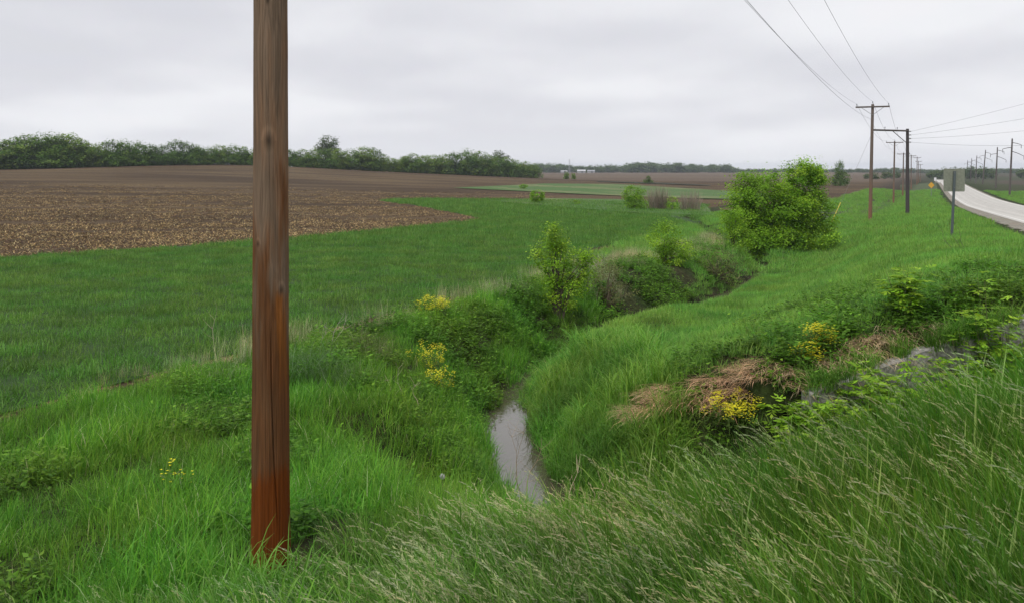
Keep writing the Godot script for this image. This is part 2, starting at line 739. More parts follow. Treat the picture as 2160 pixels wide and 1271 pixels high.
var mat_low := pts([[2.1, 16.4], [2.75, 16.4], [3.33, 16.0], [3.87, 15.45], [4.37, 15.15], [4.75, 14.75], [4.5, 14.45], [3.84, 14.95], [3.12, 15.36], [2.4, 15.75]])
var mat_high := pts([[5.29, 15.21], [5.97, 15.51], [6.84, 15.75], [7.6, 15.85], [7.5, 15.45], [6.63, 15.13], [5.69, 14.79], [4.8, 14.46]])
var crop := PackedVector2Array()
var strip := PackedVector2Array()


func build_fields() -> void:
	# the young grain: its near edge runs along the creek's verge, its far edge bends round the ploughed land
	var near := []
	for s in [-30.0, -10.0, 0.0, 10.0, 18.0, 24.0, 30.0, 37.0]:
		var q := us(-13.7 + 0.25 * sin(s * 0.7), s)
		near.append([q.x, q.y])
	crop = pts(near + [[4.5, 49.7], [11.2, 65.7], [19.4, 88.6], [27.8, 127.0], [12.0, 134.0], [-1.5, 135.7], [-12.7, 131.9], [-17.2, 127.0], [-18.4, 123.2], [-16.0, 117.0], [-11.6, 108.2], [-5.8, 91.0], [-3.3, 84.0], [-2.6, 80.4], [-3.6, 77.4], [-9.7, 64.9], [-14.4, 56.2], [-20.5, 49.2], [-25.3, 43.7], [-60.0, 12.0], [-60.0, -30.0]])
	strip = pts([[-13.1, 196.4], [-5.0, 190.5], [2.0, 185.3], [23.2, 160.8], [33.1, 154.6], [52.0, 150.0], [62.0, 175.0], [49.5, 231.4], [32.8, 279.0], [9.7, 258.5], [-3.6, 222.0]])
	var gm := mat("grain_canopy", 0.8, 0.15, grain(51, 0.1, 0.35, 1.0), 0.45, 0.35)
	whole("grain_field", sheet(crop, 2.0, 0.02, func(x, d): return Color(0.045, 0.12, 0.012)).mesh(), gm, "smooth dark green field of young grain", "", "", "structure")
	var tone := func(x: float, d: float) -> Color:
		var k := clampf(0.35 + 1.8 * patch.get_noise_2d(x * 0.4, d * 0.3), 0.0, 1.0)
		return Color(0.12, 0.27, 0.045).lerp(Color(0.36, 0.38, 0.15), k * k * 0.8)
	whole("grass_strip", sheet(strip, 4.0, 0.12, tone).mesh(), gm, "pale green grass strip between the brown fields", "", "", "structure")
	var rest := pts([[-3.4, 127.0], [6.9, 107.4], [13.8, 95.5], [21.0, 92.0], [27.5, 126.0], [16.8, 142.5], [5.3, 141.4]])
	whole("wild_meadow", sheet(rest, 2.0, 0.16, tone).mesh(), gm, "rough pale meadow patch beside the small bush", "", "", "structure")
	var ditch := pts([[33.3, 346.3], [55.8, 326.1], [64.3, 286.3], [62.0, 278.0], [52.0, 300.0], [31.0, 325.0]])
	whole("ditch_strip", sheet(ditch, 6.0, 0.2, func(x, d): return Color(0.06, 0.075, 0.035)).mesh(), gm, "dark grassy drainage strip across the far brown field", "", "", "structure")
	var right := pts([[20.0, 80.0], [24.0, 86.0], [34.0, 120.0], [56.0, 155.0], [66.0, 162.7], [79.8, 182.0], [149.0, 340.0], [170.0, 372.0], [178.0, 372.0], [90.0, 186.0], [40.0, 82.0]])
	whole("verge_meadow", sheet(right, 2.5, 0.05, func(x, d): return Color(0.09, 0.155, 0.04).lerp(Color(0.15, 0.18, 0.06), clampf(0.4 + patch.get_noise_2d(x, d), 0.0, 1.0))).mesh(), gm, "grassy verge running along the pole line", "", "", "structure")
	# shredded stalks and clods on the ploughed land
	var variants := []
	for k in 4:
		var sh := Shape.new()
		for i in 36:
			var p := Vector3(rng.randf_range(-0.6, 0.6), rng.randf_range(0.0, 0.05), rng.randf_range(-0.6, 0.6))
			var az := rng.randf() * TAU
			var col: Color = vary([Color(0.30, 0.225, 0.105), Color(0.19, 0.135, 0.068), Color(0.40, 0.32, 0.175)][rng.randi() % 3], 0.25)
			sh.blade(p, az, rng.randf_range(0.08, 0.26), rng.randf_range(0.02, 0.05), rng.randf_range(0.9, 1.5), 0.3, col, 2)
		for i in 26:
			var p := Vector3(rng.randf_range(-0.6, 0.6), 0.0, rng.randf_range(-0.6, 0.6))
			var r := rng.randf_range(0.04, 0.11)
			var col := vary(Color(0.075, 0.05, 0.034), 0.3)
			var top := p + Vector3(rng.randf_range(-0.3, 0.3), 0.8, rng.randf_range(-0.3, 0.3)) * r
			var turn := rng.randf() * TAU
			for e in 5:
				var a := p + Vector3(cos(turn + e * TAU / 5), -0.2, sin(turn + e * TAU / 5)) * r
				var b := p + Vector3(cos(turn + (e + 1) * TAU / 5), -0.2, sin(turn + (e + 1) * TAU / 5)) * r
				sh.tri(a, top, b, col)
		variants.append(sh.mesh())
	var spots := []
	var rows := FastNoiseLite.new()
	rows.seed = 12
	rows.frequency = 0.16
	rows.fractal_octaves = 3
	var test := func(x: float, d: float, u: float, s: float) -> float:
		if u > -16.0 or Geometry2D.is_point_in_polygon(Vector2(x, d), crop):
			return 0.0
		var k := 0.62 + 1.1 * rows.get_noise_2d(x * 0.10, (d - 0.2 * x) * 0.8)
		return 0.0 if rng.randf() > k * (1.0 - 0.85 * smoothstep(80.0, 170.0, d)) else 1.15
	var tint := func(x: float, d: float) -> Color:
		var k := rng.randf_range(0.6, 1.25)
		return Color(k, k * 0.98, k * 0.9)
	places(-45, 4, 26, 75, 0.62, test, tint, 0.0, false, spots)
	places(-115, 8, 75, 170, 0.95, test, tint, 0.0, false, spots)
	sow("corn_stubble", "shredded pale stalks and clods strewn over the ploughed brown field", "stubble", variants, mat("dry_stalks", 0.9, 0.0, null, 1.0, 0.3), spots, "stubble on the ploughed field")


# ------------------------------------------------------------------ culvert wing wall
func build_wall() -> void:
	var a := Vector3(4.75, -3.60, -14.21)
	var mid := Vector3(6.9, -3.08, -14.98)
	var b := Vector3(9.9, -2.50, -16.06)
	var back := Vector3(-0.055, 0, -0.155)
	var sh := Shape.new()
	var col := Color(0.60, 0.58, 0.545)
	var line := []
	for k in 13:
		var q := k / 12.0
		var p := a.lerp(mid, q * 2.0) if q < 0.5 else mid.lerp(b, q * 2.0 - 1.0)
		p.y += 0.015 * sin(k * 2.3)
		line.append(p)
	var bev := Vector3(0.01, -0.03, 0.03)
	for k in 12:
		var p: Vector3 = line[k]
		var q: Vector3 = line[k + 1]
		var lo := Vector3(p.x, -6.3, p.z) + Vector3(0.01, 0, 0.03)
		var lo2 := Vector3(q.x, -6.3, q.z) + Vector3(0.01, 0, 0.03)
		sh.quad(lo, p + bev, q + bev, lo2, col)
		sh.quad(p + bev, p, q, q + bev, col)
		sh.quad(p, p + back, q + back, q, col)
		sh.quad(Vector3(p.x, -6.3, p.z) + back, Vector3(q.x, -6.3, q.z) + back, q + back, p + back, col)
	var e: Vector3 = line[0]
	sh.quad(Vector3(e.x, -6.3, e.z) + back, e + back, e + bev, Vector3(e.x, -6.3, e.z) + Vector3(0.01, 0, 0.03), col)
	var m := mat("stained_concrete", 0.92, 0.0, grain(61, 0.022, 0.45, 1.0, 512, 6), 0.9, 0.3)
	m.heightmap_enabled = true
	m.heightmap_texture = grain(62, 0.08, 0.0, 1.0)
	m.heightmap_scale = 1.0
	var w := thing("wing_wall", "sloping grey concrete culvert wall half hidden by saplings", "retaining wall")
	part("concrete_face", sh.mesh(), m, w)
	var js := Shape.new()
	for q in [0.36, 0.74]:
		var p := a.lerp(b, q)
		js.box(Vector3(p.x + 0.012, p.y - 1.0, p.z + 0.035), Vector3(0.02, 1.96, 0.02), Color(0.11, 0.10, 0.09))
	part("form_seam", js.mesh(), mat("dark_seam", 0.95), w)


# ------------------------------------------------------------------ poles and wires
func pole_picture() -> ImageTexture:
	# bark-less pine: u round the pole (0.5 faces local +Z), v up from the ground to 11 m
	var w := 256
	var h := 2048
	var im := Image.create(w, h, false, Image.FORMAT_RGB8)
	var g1 := FastNoiseLite.new()
	g1.seed = 2
	g1.frequency = 0.04
	g1.fractal_octaves = 4
	var knots := [[-0.18, 4.64, 0.10], [-0.13, 3.50, 0.16], [-0.75, 2.66, 0.07], [0.6, 2.28, 0.10], [1.9, 3.1, 0.1], [-2.2, 4.2, 0.1]]
	for j in h:
		var y := 11.0 * (1.0 - (j + 0.5) / h)
		for i in w:
			var a := (float(i) / w - 0.5) * TAU
			var warp := 0.0
			var dark := 0.0
			for k in knots:
				var da: float = (a - k[0]) * 0.15
				var dy: float = y - k[1]
				var r2: float = (da * da * 1.6 + dy * dy * 0.5) / (k[2] * k[2])
				warp += signf(da) * 0.35 * exp(-r2 * 0.35)
				dark += 0.6 * exp(-r2 * 22.0) - 0.25 * exp(-pow((sqrt(r2) - 0.45) / 0.12, 2.0)) * (1.0 if dy > 0.0 else 0.3)
			var ca := cos(a)
			var sa := sin(a)
			var fibre := g1.get_noise_3d(ca * 190.0 + warp * 90.0, y * 34.0, sa * 190.0 + warp * 90.0)
			var broad := g1.get_noise_3d(ca * 16.0, y * 22.0, sa * 16.0 + 50.0)
			var streak := g1.get_noise_3d(ca * 45.0, y * 20.0 + 90.0, sa * 45.0)
			var grey := Color(0.165, 0.116, 0.08)
			var red := Color(0.19, 0.108, 0.062)
			var orange := Color(0.215, 0.076, 0.017)
			var red_amount := clampf(0.18 + 0.28 * sin(a - 0.2) + 1.0 * broad + 0.7 * streak + 0.38 * (1.0 - smoothstep(2.0, 3.6, y)), 0.0, 1.0)
			var c := grey.lerp(red, red_amount)
			var low := 0.80 + 0.16 * broad + 0.12 * streak
			c = c.lerp(orange, smoothstep(low + 0.05, low - 0.12, y) * 0.9)
			var soak := smoothstep(2.9 + 1.1 * broad + 0.8 * streak, 1.9 + 1.1 * broad + 0.8 * streak, y)
			c = c.lerp(Color(c.r * 0.66, c.g * 0.48, c.b * 0.33), soak)
			var side_stain := smoothstep(0.1, 0.4, a) * smoothstep(2.3, 2.2, y) * smoothstep(1.2, 2.0, y)
			c = c.lerp(orange, side_stain * clampf(0.7 + 1.2 * streak, 0.0, 0.9))
			var k := (1.0 + 0.4 * fibre + 0.3 * streak) * (1.0 - clampf(dark, -0.25, 0.7))
			im.set_pixel(i, j, Color(c.r * k, c.g * k, c.b * k).linear_to_srgb())
	return ImageTexture.create_from_image(im)


func pole_relief() -> ImageTexture:
	# raised grain and fine drying checks along the wood
	var w := 512
	var h := 2048
	var f := FastNoiseLite.new()
	f.seed = 8
	f.frequency = 0.05
	f.fractal_octaves = 3
	var im := Image.create(w, h, false, Image.FORMAT_RGB8)
	for j in h:
		for i in w:
			var a := TAU * i / w
			var v := 0.62 + 0.5 * f.get_noise_3d(cos(a) * 150.0, j * 0.03, sin(a) * 150.0) + 0.12 * f.get_noise_3d(cos(a) * 30.0, j * 0.3, sin(a) * 30.0)
			im.set_pixel(i, j, Color(v, v, v))
	var g := RandomNumberGenerator.new()
	g.seed = 4
	for k in 150:
		var x := g.randf() * w
		var y0 := g.randi() % h
		var n := 30 + g.randi() % 190
		for e in n:
			x += g.randf_range(-0.25, 0.25)
			var y := y0 + e
			if y < h:
				var q := 0.35 * sin(PI * e / n)
				for t in 2 if k % 3 else 3:
					var c := im.get_pixel(posmod(int(x) + t, w), y).r - q
					im.set_pixel(posmod(int(x) + t, w), y, Color(c, c, c))
	return ImageTexture.create_from_image(im)


func near_pole() -> void:
	var x := -2.0
	var d := 7.34
	var base := at(x, d)
	var o := thing("utility_pole", "thick close wooden utility pole, grey above and rust orange at its foot", "utility pole", base)
	o.rotation.y = atan2(-x, d)
	var sh := Shape.new()
	var rows := 260
	var hgt := 11.0
	var pattern := []
	for k in 49:
		pattern.append(-PI + TAU * k / 48.0)
	pattern += [-0.075, -0.045, -0.022, 0.022, 0.045, 0.075]
	pattern.sort()
	var n := pattern.size()
	var gn := FastNoiseLite.new()
	gn.seed = 77
	gn.frequency = 1.2
	var knots := [[-0.18, 4.64], [-0.13, 3.50], [-0.75, 2.66], [0.6, 2.28]]
	for j in rows + 1:
		var y := -0.25 + (hgt + 0.25) * j / rows
		var r := lerpf(0.155, 0.112, y / hgt)
		r += 0.012 * exp(-maxf(y, 0.0) / 0.25)
		var shift := knot([0.0, 0.35, 1.0, 1.5, 2.1, 3.0], [0.42, 0.38, 0.16, 0.05, 0.0, -0.05], y)
		var depth := 0.02 * smoothstep(0.2, 0.6, y) * smoothstep(2.15, 1.6, y)
		for k in n:
			var a: float = pattern[k]
			var aa := a + shift * (1.0 - absf(a) / PI)
			var rr := r + 0.004 * gn.get_noise_3d(cos(aa) * 1.5, y * 0.7, sin(aa) * 1.5)
			for q in knots:
				var da: float = (aa - q[0]) * 0.15
				var dy: float = y - q[1]
				rr += 0.007 * exp(-(da * da + dy * dy) / 0.0035) - 0.006 * exp(-(da * da + dy * dy) / 0.0004)
			if absf(a) < 0.03:
				rr -= depth * (1.0 - absf(a) / 0.03 * 0.6)
			sh.v.append(Vector3(sin(aa) * rr, y, cos(aa) * rr))
			sh.n.append(Vector3(sin(aa), 0, cos(aa)))
			sh.c.append(Color.WHITE)
			sh.t.append(Vector2(0.5 + aa / TAU, 1.0 - y / hgt))
	for j in rows:
		for k in n - 1:
			var p := j * n + k
			sh.ix.append(p); sh.ix.append(p + n); sh.ix.append(p + 1)
			sh.ix.append(p + 1); sh.ix.append(p + n); sh.ix.append(p + n + 1)
	# normals from the shape itself, so that groove and knots shade
	for j in range(1, rows):
		for k in range(1, n - 1):
			var p := j * n + k
			sh.n[p] = (sh.v[p + 1] - sh.v[p - 1]).cross(sh.v[p + n] - sh.v[p - n]).normalized() * -1.0
			if sh.n[p].dot(Vector3(sh.v[p].x, 0, sh.v[p].z)) < 0.0:
				sh.n[p] = -sh.n[p]
	var m := StandardMaterial3D.new()
	m.resource_name = "weathered_pole_wood"
	m.albedo_texture = pole_picture()
	m.roughness = 0.95
	m.metallic_specular = 0.2
	m.heightmap_enabled = true
	m.heightmap_texture = pole_relief()
	m.heightmap_scale = 1.2
	part("trunk", sh.mesh(), m, o)
	fit_crossarm(o, hgt - 0.25, atan2(TX, TD) - o.rotation.y)


var wood := mat("old_pole_wood", 0.9)
var iron := mat("dull_iron", 0.6)


func fit_crossarm(o: Node3D, y: float, turn: float) -> void:
	var b := Basis(Vector3.UP, -turn)
	var dark := Color(0.10, 0.08, 0.07)
	var sh := Shape.new()
	sh.box(b * Vector3(0, y, 0.16), Vector3(2.9, 0.14, 0.11), dark, b)
	part("crossarm", sh.mesh(), wood, o)
	for e in [-1.0, 1.0]:
		var br := Shape.new()
		br.tube(PackedVector3Array([b * Vector3(e * 0.95, y - 0.05, 0.22), b * Vector3(0, y - 0.75, 0.17)]), PackedFloat32Array([0.02, 0.02]), 5, Color(0.2, 0.2, 0.2))
		part("brace", br.mesh(), iron, o)
	for e in [-1.35, 0.0, 1.35]:
		var s2 := Shape.new()
		var top := y + 0.07 if e != 0.0 else y + 0.27
		var z := 0.16 if e != 0.0 else 0.0
		var path := PackedVector3Array()
		var rad := PackedFloat32Array()
		for k in [[0.0, 0.02], [0.10, 0.02], [0.11, 0.05], [0.15, 0.06], [0.18, 0.045], [0.21, 0.05], [0.25, 0.03]]:
			path.append(b * Vector3(e, top + k[0], z))
			rad.append(k[1])
		s2.tube(path, rad, 8, Color(0.32, 0.34, 0.36))
		part("insulator", s2.mesh(), iron, o)


func plain_pole(called: String, label: String, group: String, x: float, d: float, h: float, r: float, lean: float, col: Color, arm := true, foot := Color(0.20, 0.10, 0.055)) -> Node3D:
	var o := thing(called, label, "utility pole", at(x, d), group)
	var sh := Shape.new()
	var path := PackedVector3Array()
	var rad := PackedFloat32Array()
	for k in 13:
		var y := -0.3 + (h + 0.3) * k / 12.0
		path.append(Vector3(lean * y, y, 0))
		rad.append(lerpf(r, r * 0.72, k / 12.0))
	sh.tube(path, rad, 12, col)
	for k in sh.v.size():  # stained foot
		if sh.v[k].y < h * 0.4:
			sh.c[k] = foot.lerp(col, clampf(sh.v[k].y / h * 2.0 + 0.5 * fine.get_noise_3d(sh.v[k].x * 4.0, sh.v[k].y, sh.v[k].z * 4.0), 0.0, 1.0))
	part("trunk", sh.mesh(), wood, o)
	if arm:
		fit_crossarm(o, h - 0.25, atan2(TX, TD))
		for k in range(o.get_child_count()):
			if o.get_child(k).name != "trunk":
				o.get_child(k).position.x = lean * h
	return o


func wire(label: String, a: Vector3, b: Vector3, sag: float, r: float, group: String) -> void:
	var sh := Shape.new()
	var path := PackedVector3Array()
	var rad := PackedFloat32Array()
	for k in 25:
		var q := k / 24.0
		path.append(a.lerp(b, q) - Vector3(0, sag * 4.0 * q * (1.0 - q), 0))
		rad.append(r)
	sh.tube(path, rad, 5, Color(0.07, 0.07, 0.075), false)
	whole("power_line", sh.mesh(), mat("weathered_wire", 0.5), label, "power line", group)


func arm_end(p: Vector3, h: float, e: float, lean := 0.0) -> Vector3:
	var b := Basis(Vector3.UP, -atan2(TX, TD))
	return p + Vector3(lean * h, 0, 0) + (b * Vector3(e, h + 0.05, 0.16) if e != 0.0 else Vector3(0, h + 0.25, 0))


func build_poles() -> void:
	near_pole()
	var grey := Color(0.14, 0.105, 0.085)
	var dark := Color(0.055, 0.05, 0.05)
	var line := [[-2.0, 7.34, 11.0, 0.0], [32.75, 81.0, 10.7, 0.022], [68.6, 159.3, 11.4, 0.02], [95.5, 216.5, 10.6, 0.02], [128.0, 284.0, 11.0, 0.0], [160.0, 350.0, 11.0, 0.01], [190.0, 414.0, 10.5, 0.0], [224.0, 486.0, 10.0, 0.0]]
	var labels := ["", "tall brown utility pole with crossarm at the start of the row beside the bush", "second utility pole in the row, just left of the black pole", "reddish utility pole partly behind the black pole", "small far utility pole right of the black pole", "tiny far utility pole, second right of the black pole", "tiny far utility pole, third right of the black pole", "farthest tiny utility pole near the road crest"]
	for k in range(1, line.size()):
		plain_pole("utility_pole", labels[k], "utility poles along the left verge", line[k][0], line[k][1], line[k][2], 0.17, line[k][3], grey)
	for k in line.size() - 1:
		if k > 4:
			break
		var p := at(line[k][0], line[k][1])
		var q := at(line[k + 1][0], line[k + 1][1])
		var which: String = ["overhead from the close pole to the crossarm of the tall brown pole", "strung between the tall brown pole and the second pole", "strung between the second pole and the reddish pole", "strung behind the black pole to the small far pole", "strung between the tiny far poles"][k]
		for e in [-1.35, 0.0, 1.35]:
			var side: String = "left" if e < 0.0 else ("middle" if e == 0.0 else "right")
			wire("thin %s wire %s" % [side, which], arm_end(p, line[k][2], e, line[k][3]), arm_end(q, line[k + 1][2], e, line[k + 1][3]), 1.0, 0.007 if k == 0 else 0.011, "overhead wires")
		wire("thin lowest wire %s" % which, p + Vector3(line[k][3] * 9.5 - 0.15, line[k][2] - 1.35, 0), q + Vector3(line[k + 1][3] * 9.5 - 0.15, line[k + 1][2] - 1.35, 0), 1.0, 0.008, "overhead wires")
	# the black pole joined to the brown one by a timber beam, and the pole across the road its wires go to
	var bp := Vector2(38.4, 86.0)
	var b := plain_pole("black_pole", "straight black pole beside the brown pole, wires running right across road", "", bp.x, bp.y, 8.45, 0.19, 0.0, dark, false, dark)
	var a := at(32.75, 81.0) + Vector3(0.18, 8.35, 0)
	var e1 := b.position + Vector3(0, 8.25, 0)
	var beam := Shape.new()
	beam.tube(PackedVector3Array([a - b.position, e1 - b.position]), PackedFloat32Array([0.085, 0.085]), 8, Color(0.08, 0.068, 0.06))
	part("beam", beam.mesh(), wood, b)
	var strut := Shape.new()
	strut.tube(PackedVector3Array([a.lerp(e1, 0.55) - b.position, Vector3(0, 7.0, 0)]), PackedFloat32Array([0.035, 0.035]), 6, Color(0.08, 0.068, 0.06))
	part("strut", strut.mesh(), wood, b)
	for q in [0.35, 0.7]:
		var ins := Shape.new()
		var f := a.lerp(e1, q) - b.position + Vector3(0, 0.08, 0)
		ins.tube(PackedVector3Array([f, f + Vector3(0, 0.1, 0), f + Vector3(0, 0.14, 0), f + Vector3(0, 0.25, 0)]), PackedFloat32Array([0.02, 0.02, 0.05, 0.03]), 7, Color(0.3, 0.3, 0.32))
		part("insulator", ins.mesh(), iron, b)
	var far := plain_pole("utility_pole", "tall pole across the road out of frame, holding the wires from the black pole", "", 60.5, 78.5, 15.4, 0.2, 0.0, grey, false)
	for k in 4:
		var h0: float = [8.2, 7.85, 7.5, 7.15][k]
		var y1: float = [10.2, 7.5, 5.4, 3.3][k]
		var spool := Shape.new()
		spool.tube(PackedVector3Array([Vector3(0.12, h0, 0), Vector3(0.34, h0, 0)]), PackedFloat32Array([0.05, 0.06]), 7, Color(0.25, 0.25, 0.25))
		part("insulator", spool.mesh(), iron, b)
		wire("thin %s of four wires from the black pole out of frame right" % ["top", "second", "third", "lowest"][k], b.position + Vector3(0.34, h0, 0), Vector3(far.position.x, y1, far.position.z), [0.35, 0.4, 0.45, 0.75][k], 0.009, "overhead wires")
	# guy wires with yellow guards
	for g in [[28.6, 79.5, "left"], [34.0, 84.5, "right"]]:
		var foot := at(g[0], g[1])
		var head := at(32.75, 81.0) + Vector3(0.15, 8.0, 0)
		var o := thing("guy_wire", "thin stay wire with yellow guard, %s of the tall brown pole foot" % g[2], "guy wire", foot, "guy wires of the brown pole")
		var c := Shape.new()
		c.tube(PackedVector3Array([Vector3(0, -0.1, 0), head - foot]), PackedFloat32Array([0.01, 0.01]), 5, Color(0.2, 0.2, 0.2))
		part("cable", c.mesh(), iron, o)
		var y := Shape.new()
		y.tube(PackedVector3Array([(head - foot) * 0.03, (head - foot) * 0.24]), PackedFloat32Array([0.04, 0.04]), 7, Color(0.55, 0.46, 0.06))
		part("guard", y.mesh(), mat("yellow_plastic", 0.5), o)
	# transmission poles right of the road
	var row := [[125.3, 223.1, 14.4, 0.05, "nearest and tallest of the davit arm poles right of the road"], [165.5, 303.1, 14.0, 0.045, "second davit arm pole from the right edge"], [204.0, 384.0, 15.0, 0.09, "third davit arm pole from the right edge, leaning"], [247.0, 472.0, 14.8, 0.05, "fourth davit arm pole from the right edge"], [293.0, 566.0, 14.5, 0.05, "fifth davit arm pole from the right, small and far"], [345.0, 672.0, 14.0, 0.05, "farthest davit arm pole, beside the sign panel"]]
	for q in row:
		var o := thing("davit_arm_pole", q[4], "power pole", at(q[0], q[1]), "power poles right of the road")
		var h: float = q[2]
		var lean: float = q[3]
		var sh := Shape.new()
		sh.tube(PackedVector3Array([Vector3(0, -0.3, 0), Vector3(lean * h * 0.5, h * 0.5, 0), Vector3(lean * h, h, 0)]), PackedFloat32Array([0.27, 0.23, 0.17]), 10, Color(0.10, 0.085, 0.078))
		part("trunk", sh.mesh(), wood, o)
		for e in [[0.93, 2.3, 1.0, -0.55], [0.845, -2.3, 1.0, -0.4], [0.78, 3.1, 1.0, -1.25]]:
			var s2 := Shape.new()
			var y: float = h * e[0]
			var root := Vector3(lean * y, y, 0)
			var tip := Vector3(lean * y + e[1], y + 0.2 * 0.0 + e[3], 0)
			s2.tube(PackedVector3Array([root, root.lerp(tip, 0.5) + Vector3(0, 0.08, 0), tip]), PackedFloat32Array([0.09, 0.08, 0.06]), 7, Color(0.10, 0.09, 0.085))
			var am := part("davit_arm", s2.mesh(), wood, o)
			var s3 := Shape.new()
			s3.tube(PackedVector3Array([tip, tip - Vector3(0, 0.9, 0)]), PackedFloat32Array([0.07, 0.07]), 6, Color(0.16, 0.16, 0.17))
			part("insulator", s3.mesh(), iron, am)


# ------------------------------------------------------------------ road signs
func build_signs() -> void:
	var metal := mat("dull_aluminium", 0.42, 0.0, grain(71, 0.02, 0.8, 1.0), 0.8)
	metal.metallic = 0.55
	var x := 18.0
	var d := 36.3
	var o := thing("road_sign", "grey blank back of a road sign on a dark post", "road sign", at(x, d))
	o.rotation.y = -atan2(TX, TD) + 0.2
	var lean := 0.05
	var post := Shape.new()
	var top := -o.position.y - 0.12
	var steel := Color(0.075, 0.095, 0.10)
	# a U-channel: web and two flanges
	for f in [[0.0, 0.03, 0.05, 0.012], [-0.032, 0.0, 0.012, 0.06], [0.032, 0.0, 0.012, 0.06]]:
		var lo := Vector3(f[0], -0.4, f[1])
		var hi := Vector3(f[0] + lean * top, top, f[1])
		var hx: float = f[2] * 0.5 + 0.008
		var hz: float = f[3] * 0.5 + 0.004
		var ring := [Vector3(-hx, 0, -hz), Vector3(hx, 0, -hz), Vector3(hx, 0, hz), Vector3(-hx, 0, hz)]
		for k in 4:
			post.quad(lo + ring[k], hi + ring[k], hi + ring[(k + 1) % 4], lo + ring[(k + 1) % 4], steel)
	part("post", post.mesh(), mat("painted_steel", 0.55), o)
	# plate with rounded corners
	var w := 0.80
	var h := 0.93
	var plate := Shape.new()
	var ring := PackedVector2Array()
	for c in [[1, 1, 0.0], [-1, 1, PI / 2], [-1, -1, PI], [1, -1, PI * 1.5]]:
		for k in 5:
			var g: float = c[2] + PI / 2 * k / 4.0
			ring.append(Vector2(c[0] * (w * 0.5 - 0.05) + 0.05 * cos(g), c[1] * (h * 0.5 - 0.05) + 0.05 * sin(g)))
	var midp := Vector3(lean * (top - 0.3), -o.position.y - 0.49, -0.05)
	var face := Color(0.30, 0.32, 0.25)
	for k in ring.size():
		var p := ring[k]
		var q := ring[(k + 1) % ring.size()]
		for z in [-0.004, 0.004]:
			var a := midp + Vector3(p.x, p.y, z)
			var b := midp + Vector3(q.x, q.y, z)
			var m := midp + Vector3(0, 0, z)
			if z > 0.0:
				plate.tri(m, b, a, face)
			else:
				plate.tri(m, a, b, face)
		plate.quad(midp + Vector3(p.x, p.y, -0.004), midp + Vector3(p.x, p.y, 0.004), midp + Vector3(q.x, q.y, 0.004), midp + Vector3(q.x, q.y, -0.004), face)
	part("sign_panel", plate.mesh(), metal, o)
	for y in [-0.3, 0.3]:
		var bolt := Shape.new()
		bolt.tube(PackedVector3Array([midp + Vector3(0, y, 0.0), midp + Vector3(0, y, 0.13)]), PackedFloat32Array([0.012, 0.012]), 6, Color(0.3, 0.3, 0.3))
		part("bolt", bolt.mesh(), iron, o)
	# far yellow warning sign
	var ws := thing("warning_sign", "small far yellow diamond warning sign on the verge", "road sign", at(92.2, 194.8))
	var s1 := Shape.new()
	s1.box(Vector3(0, 1.2, 0), Vector3(0.09, 2.8, 0.07), Color(0.2, 0.2, 0.2))
	part("post", s1.mesh(), iron, ws)
	var s2 := Shape.new()
	s2.box(Vector3(0, 2.55, 0.06), Vector3(1.0, 1.0, 0.02), Color(0.62, 0.33, 0.02), Basis(Vector3.BACK, PI / 4))
	part("sign_panel", s2.mesh(), mat("yellow_sheeting", 0.5), ws)
	var wm := thing("marker_sign", "tiny white roadside sign left of the road crest", "road sign", at(172.0, 360.0))
	var s3 := Shape.new()
	s3.box(Vector3(0, 0.7, 0), Vector3(0.1, 1.5, 0.08), Color(0.3, 0.3, 0.3))
	part("post", s3.mesh(), iron, wm)
	var s4 := Shape.new()
	s4.box(Vector3(0, 1.7, 0.06), Vector3(0.9, 1.3, 0.03), Color(0.75, 0.75, 0.75))
	part("sign_panel", s4.mesh(), mat("white_sheeting", 0.5), wm)


# ------------------------------------------------------------------ foliage
# leaves gathered in clumps through the volume of a few lobes: [centre, radii]
func foliage(sh: Shape, lobes: Array, clumps: int, per: int, spread: float, leaf: float, cols: Array, hollow := 0.45) -> PackedVector3Array:
	var weight := []
	var sum := 0.0
	for l in lobes:
		var r: Vector3 = l[1]
		sum += pow(r.x * r.y * r.z, 0.67)
		weight.append(sum)
	var ends := PackedVector3Array()
	for k in clumps:
		var pick := rng.randf() * sum
		var li := 0
		while weight[li] < pick:
			li += 1
		var c: Vector3 = lobes[li][0]
		var r: Vector3 = lobes[li][1]
		var dir := Vector3(rng.randfn(), rng.randfn(), rng.randfn()).normalized()
		var q := lerpf(hollow, 1.0, sqrt(rng.randf()))
		var mid := c + dir * r * q
		ends.append(mid)
		var tone: Color = vary(cols[rng.randi() % cols.size()], 0.16)
		var size := rng.randf_range(0.7, 1.35)
		for i in per:
			var o := Vector3(rng.randfn(), rng.randfn() * 0.75, rng.randfn()) * spread * size * 0.6
			var up := (dir * 0.5 + Vector3(rng.randfn() * 0.6, 0.7 + rng.randf() * 0.5, rng.randfn() * 0.6)).normalized()
			var ld := up.cross(Vector3(rng.randfn(), rng.randfn(), rng.randfn())).normalized()
			var ls := leaf * rng.randf_range(0.65, 1.3)
			sh.leaf(mid + o - ld * ls * 0.5, ld, up, ls, ls * rng.randf_range(0.45, 0.75), vary(tone, 0.14))
	return ends


func limbs(sh: Shape, base: Vector3, ends: PackedVector3Array, count: int, r: float, col: Color, stems := 1) -> void:
	for k in count:
		var e := ends[rng.randi() % ends.size()]
		var root := base + Vector3(rng.randf_range(-1, 1), 0, rng.randf_range(-1, 1)) * r * (1.0 if stems == 1 else 4.0)
		var mid := root.lerp(e, 0.45) + Vector3(0, (e.y - root.y) * 0.12, 0)
		mid.x = lerpf(root.x, e.x, 0.35)
		mid.z = lerpf(root.z, e.z, 0.35)
		sh.tube(PackedVector3Array([root, mid, e]), PackedFloat32Array([r, r * 0.55, r * 0.12]), 5, col, false)


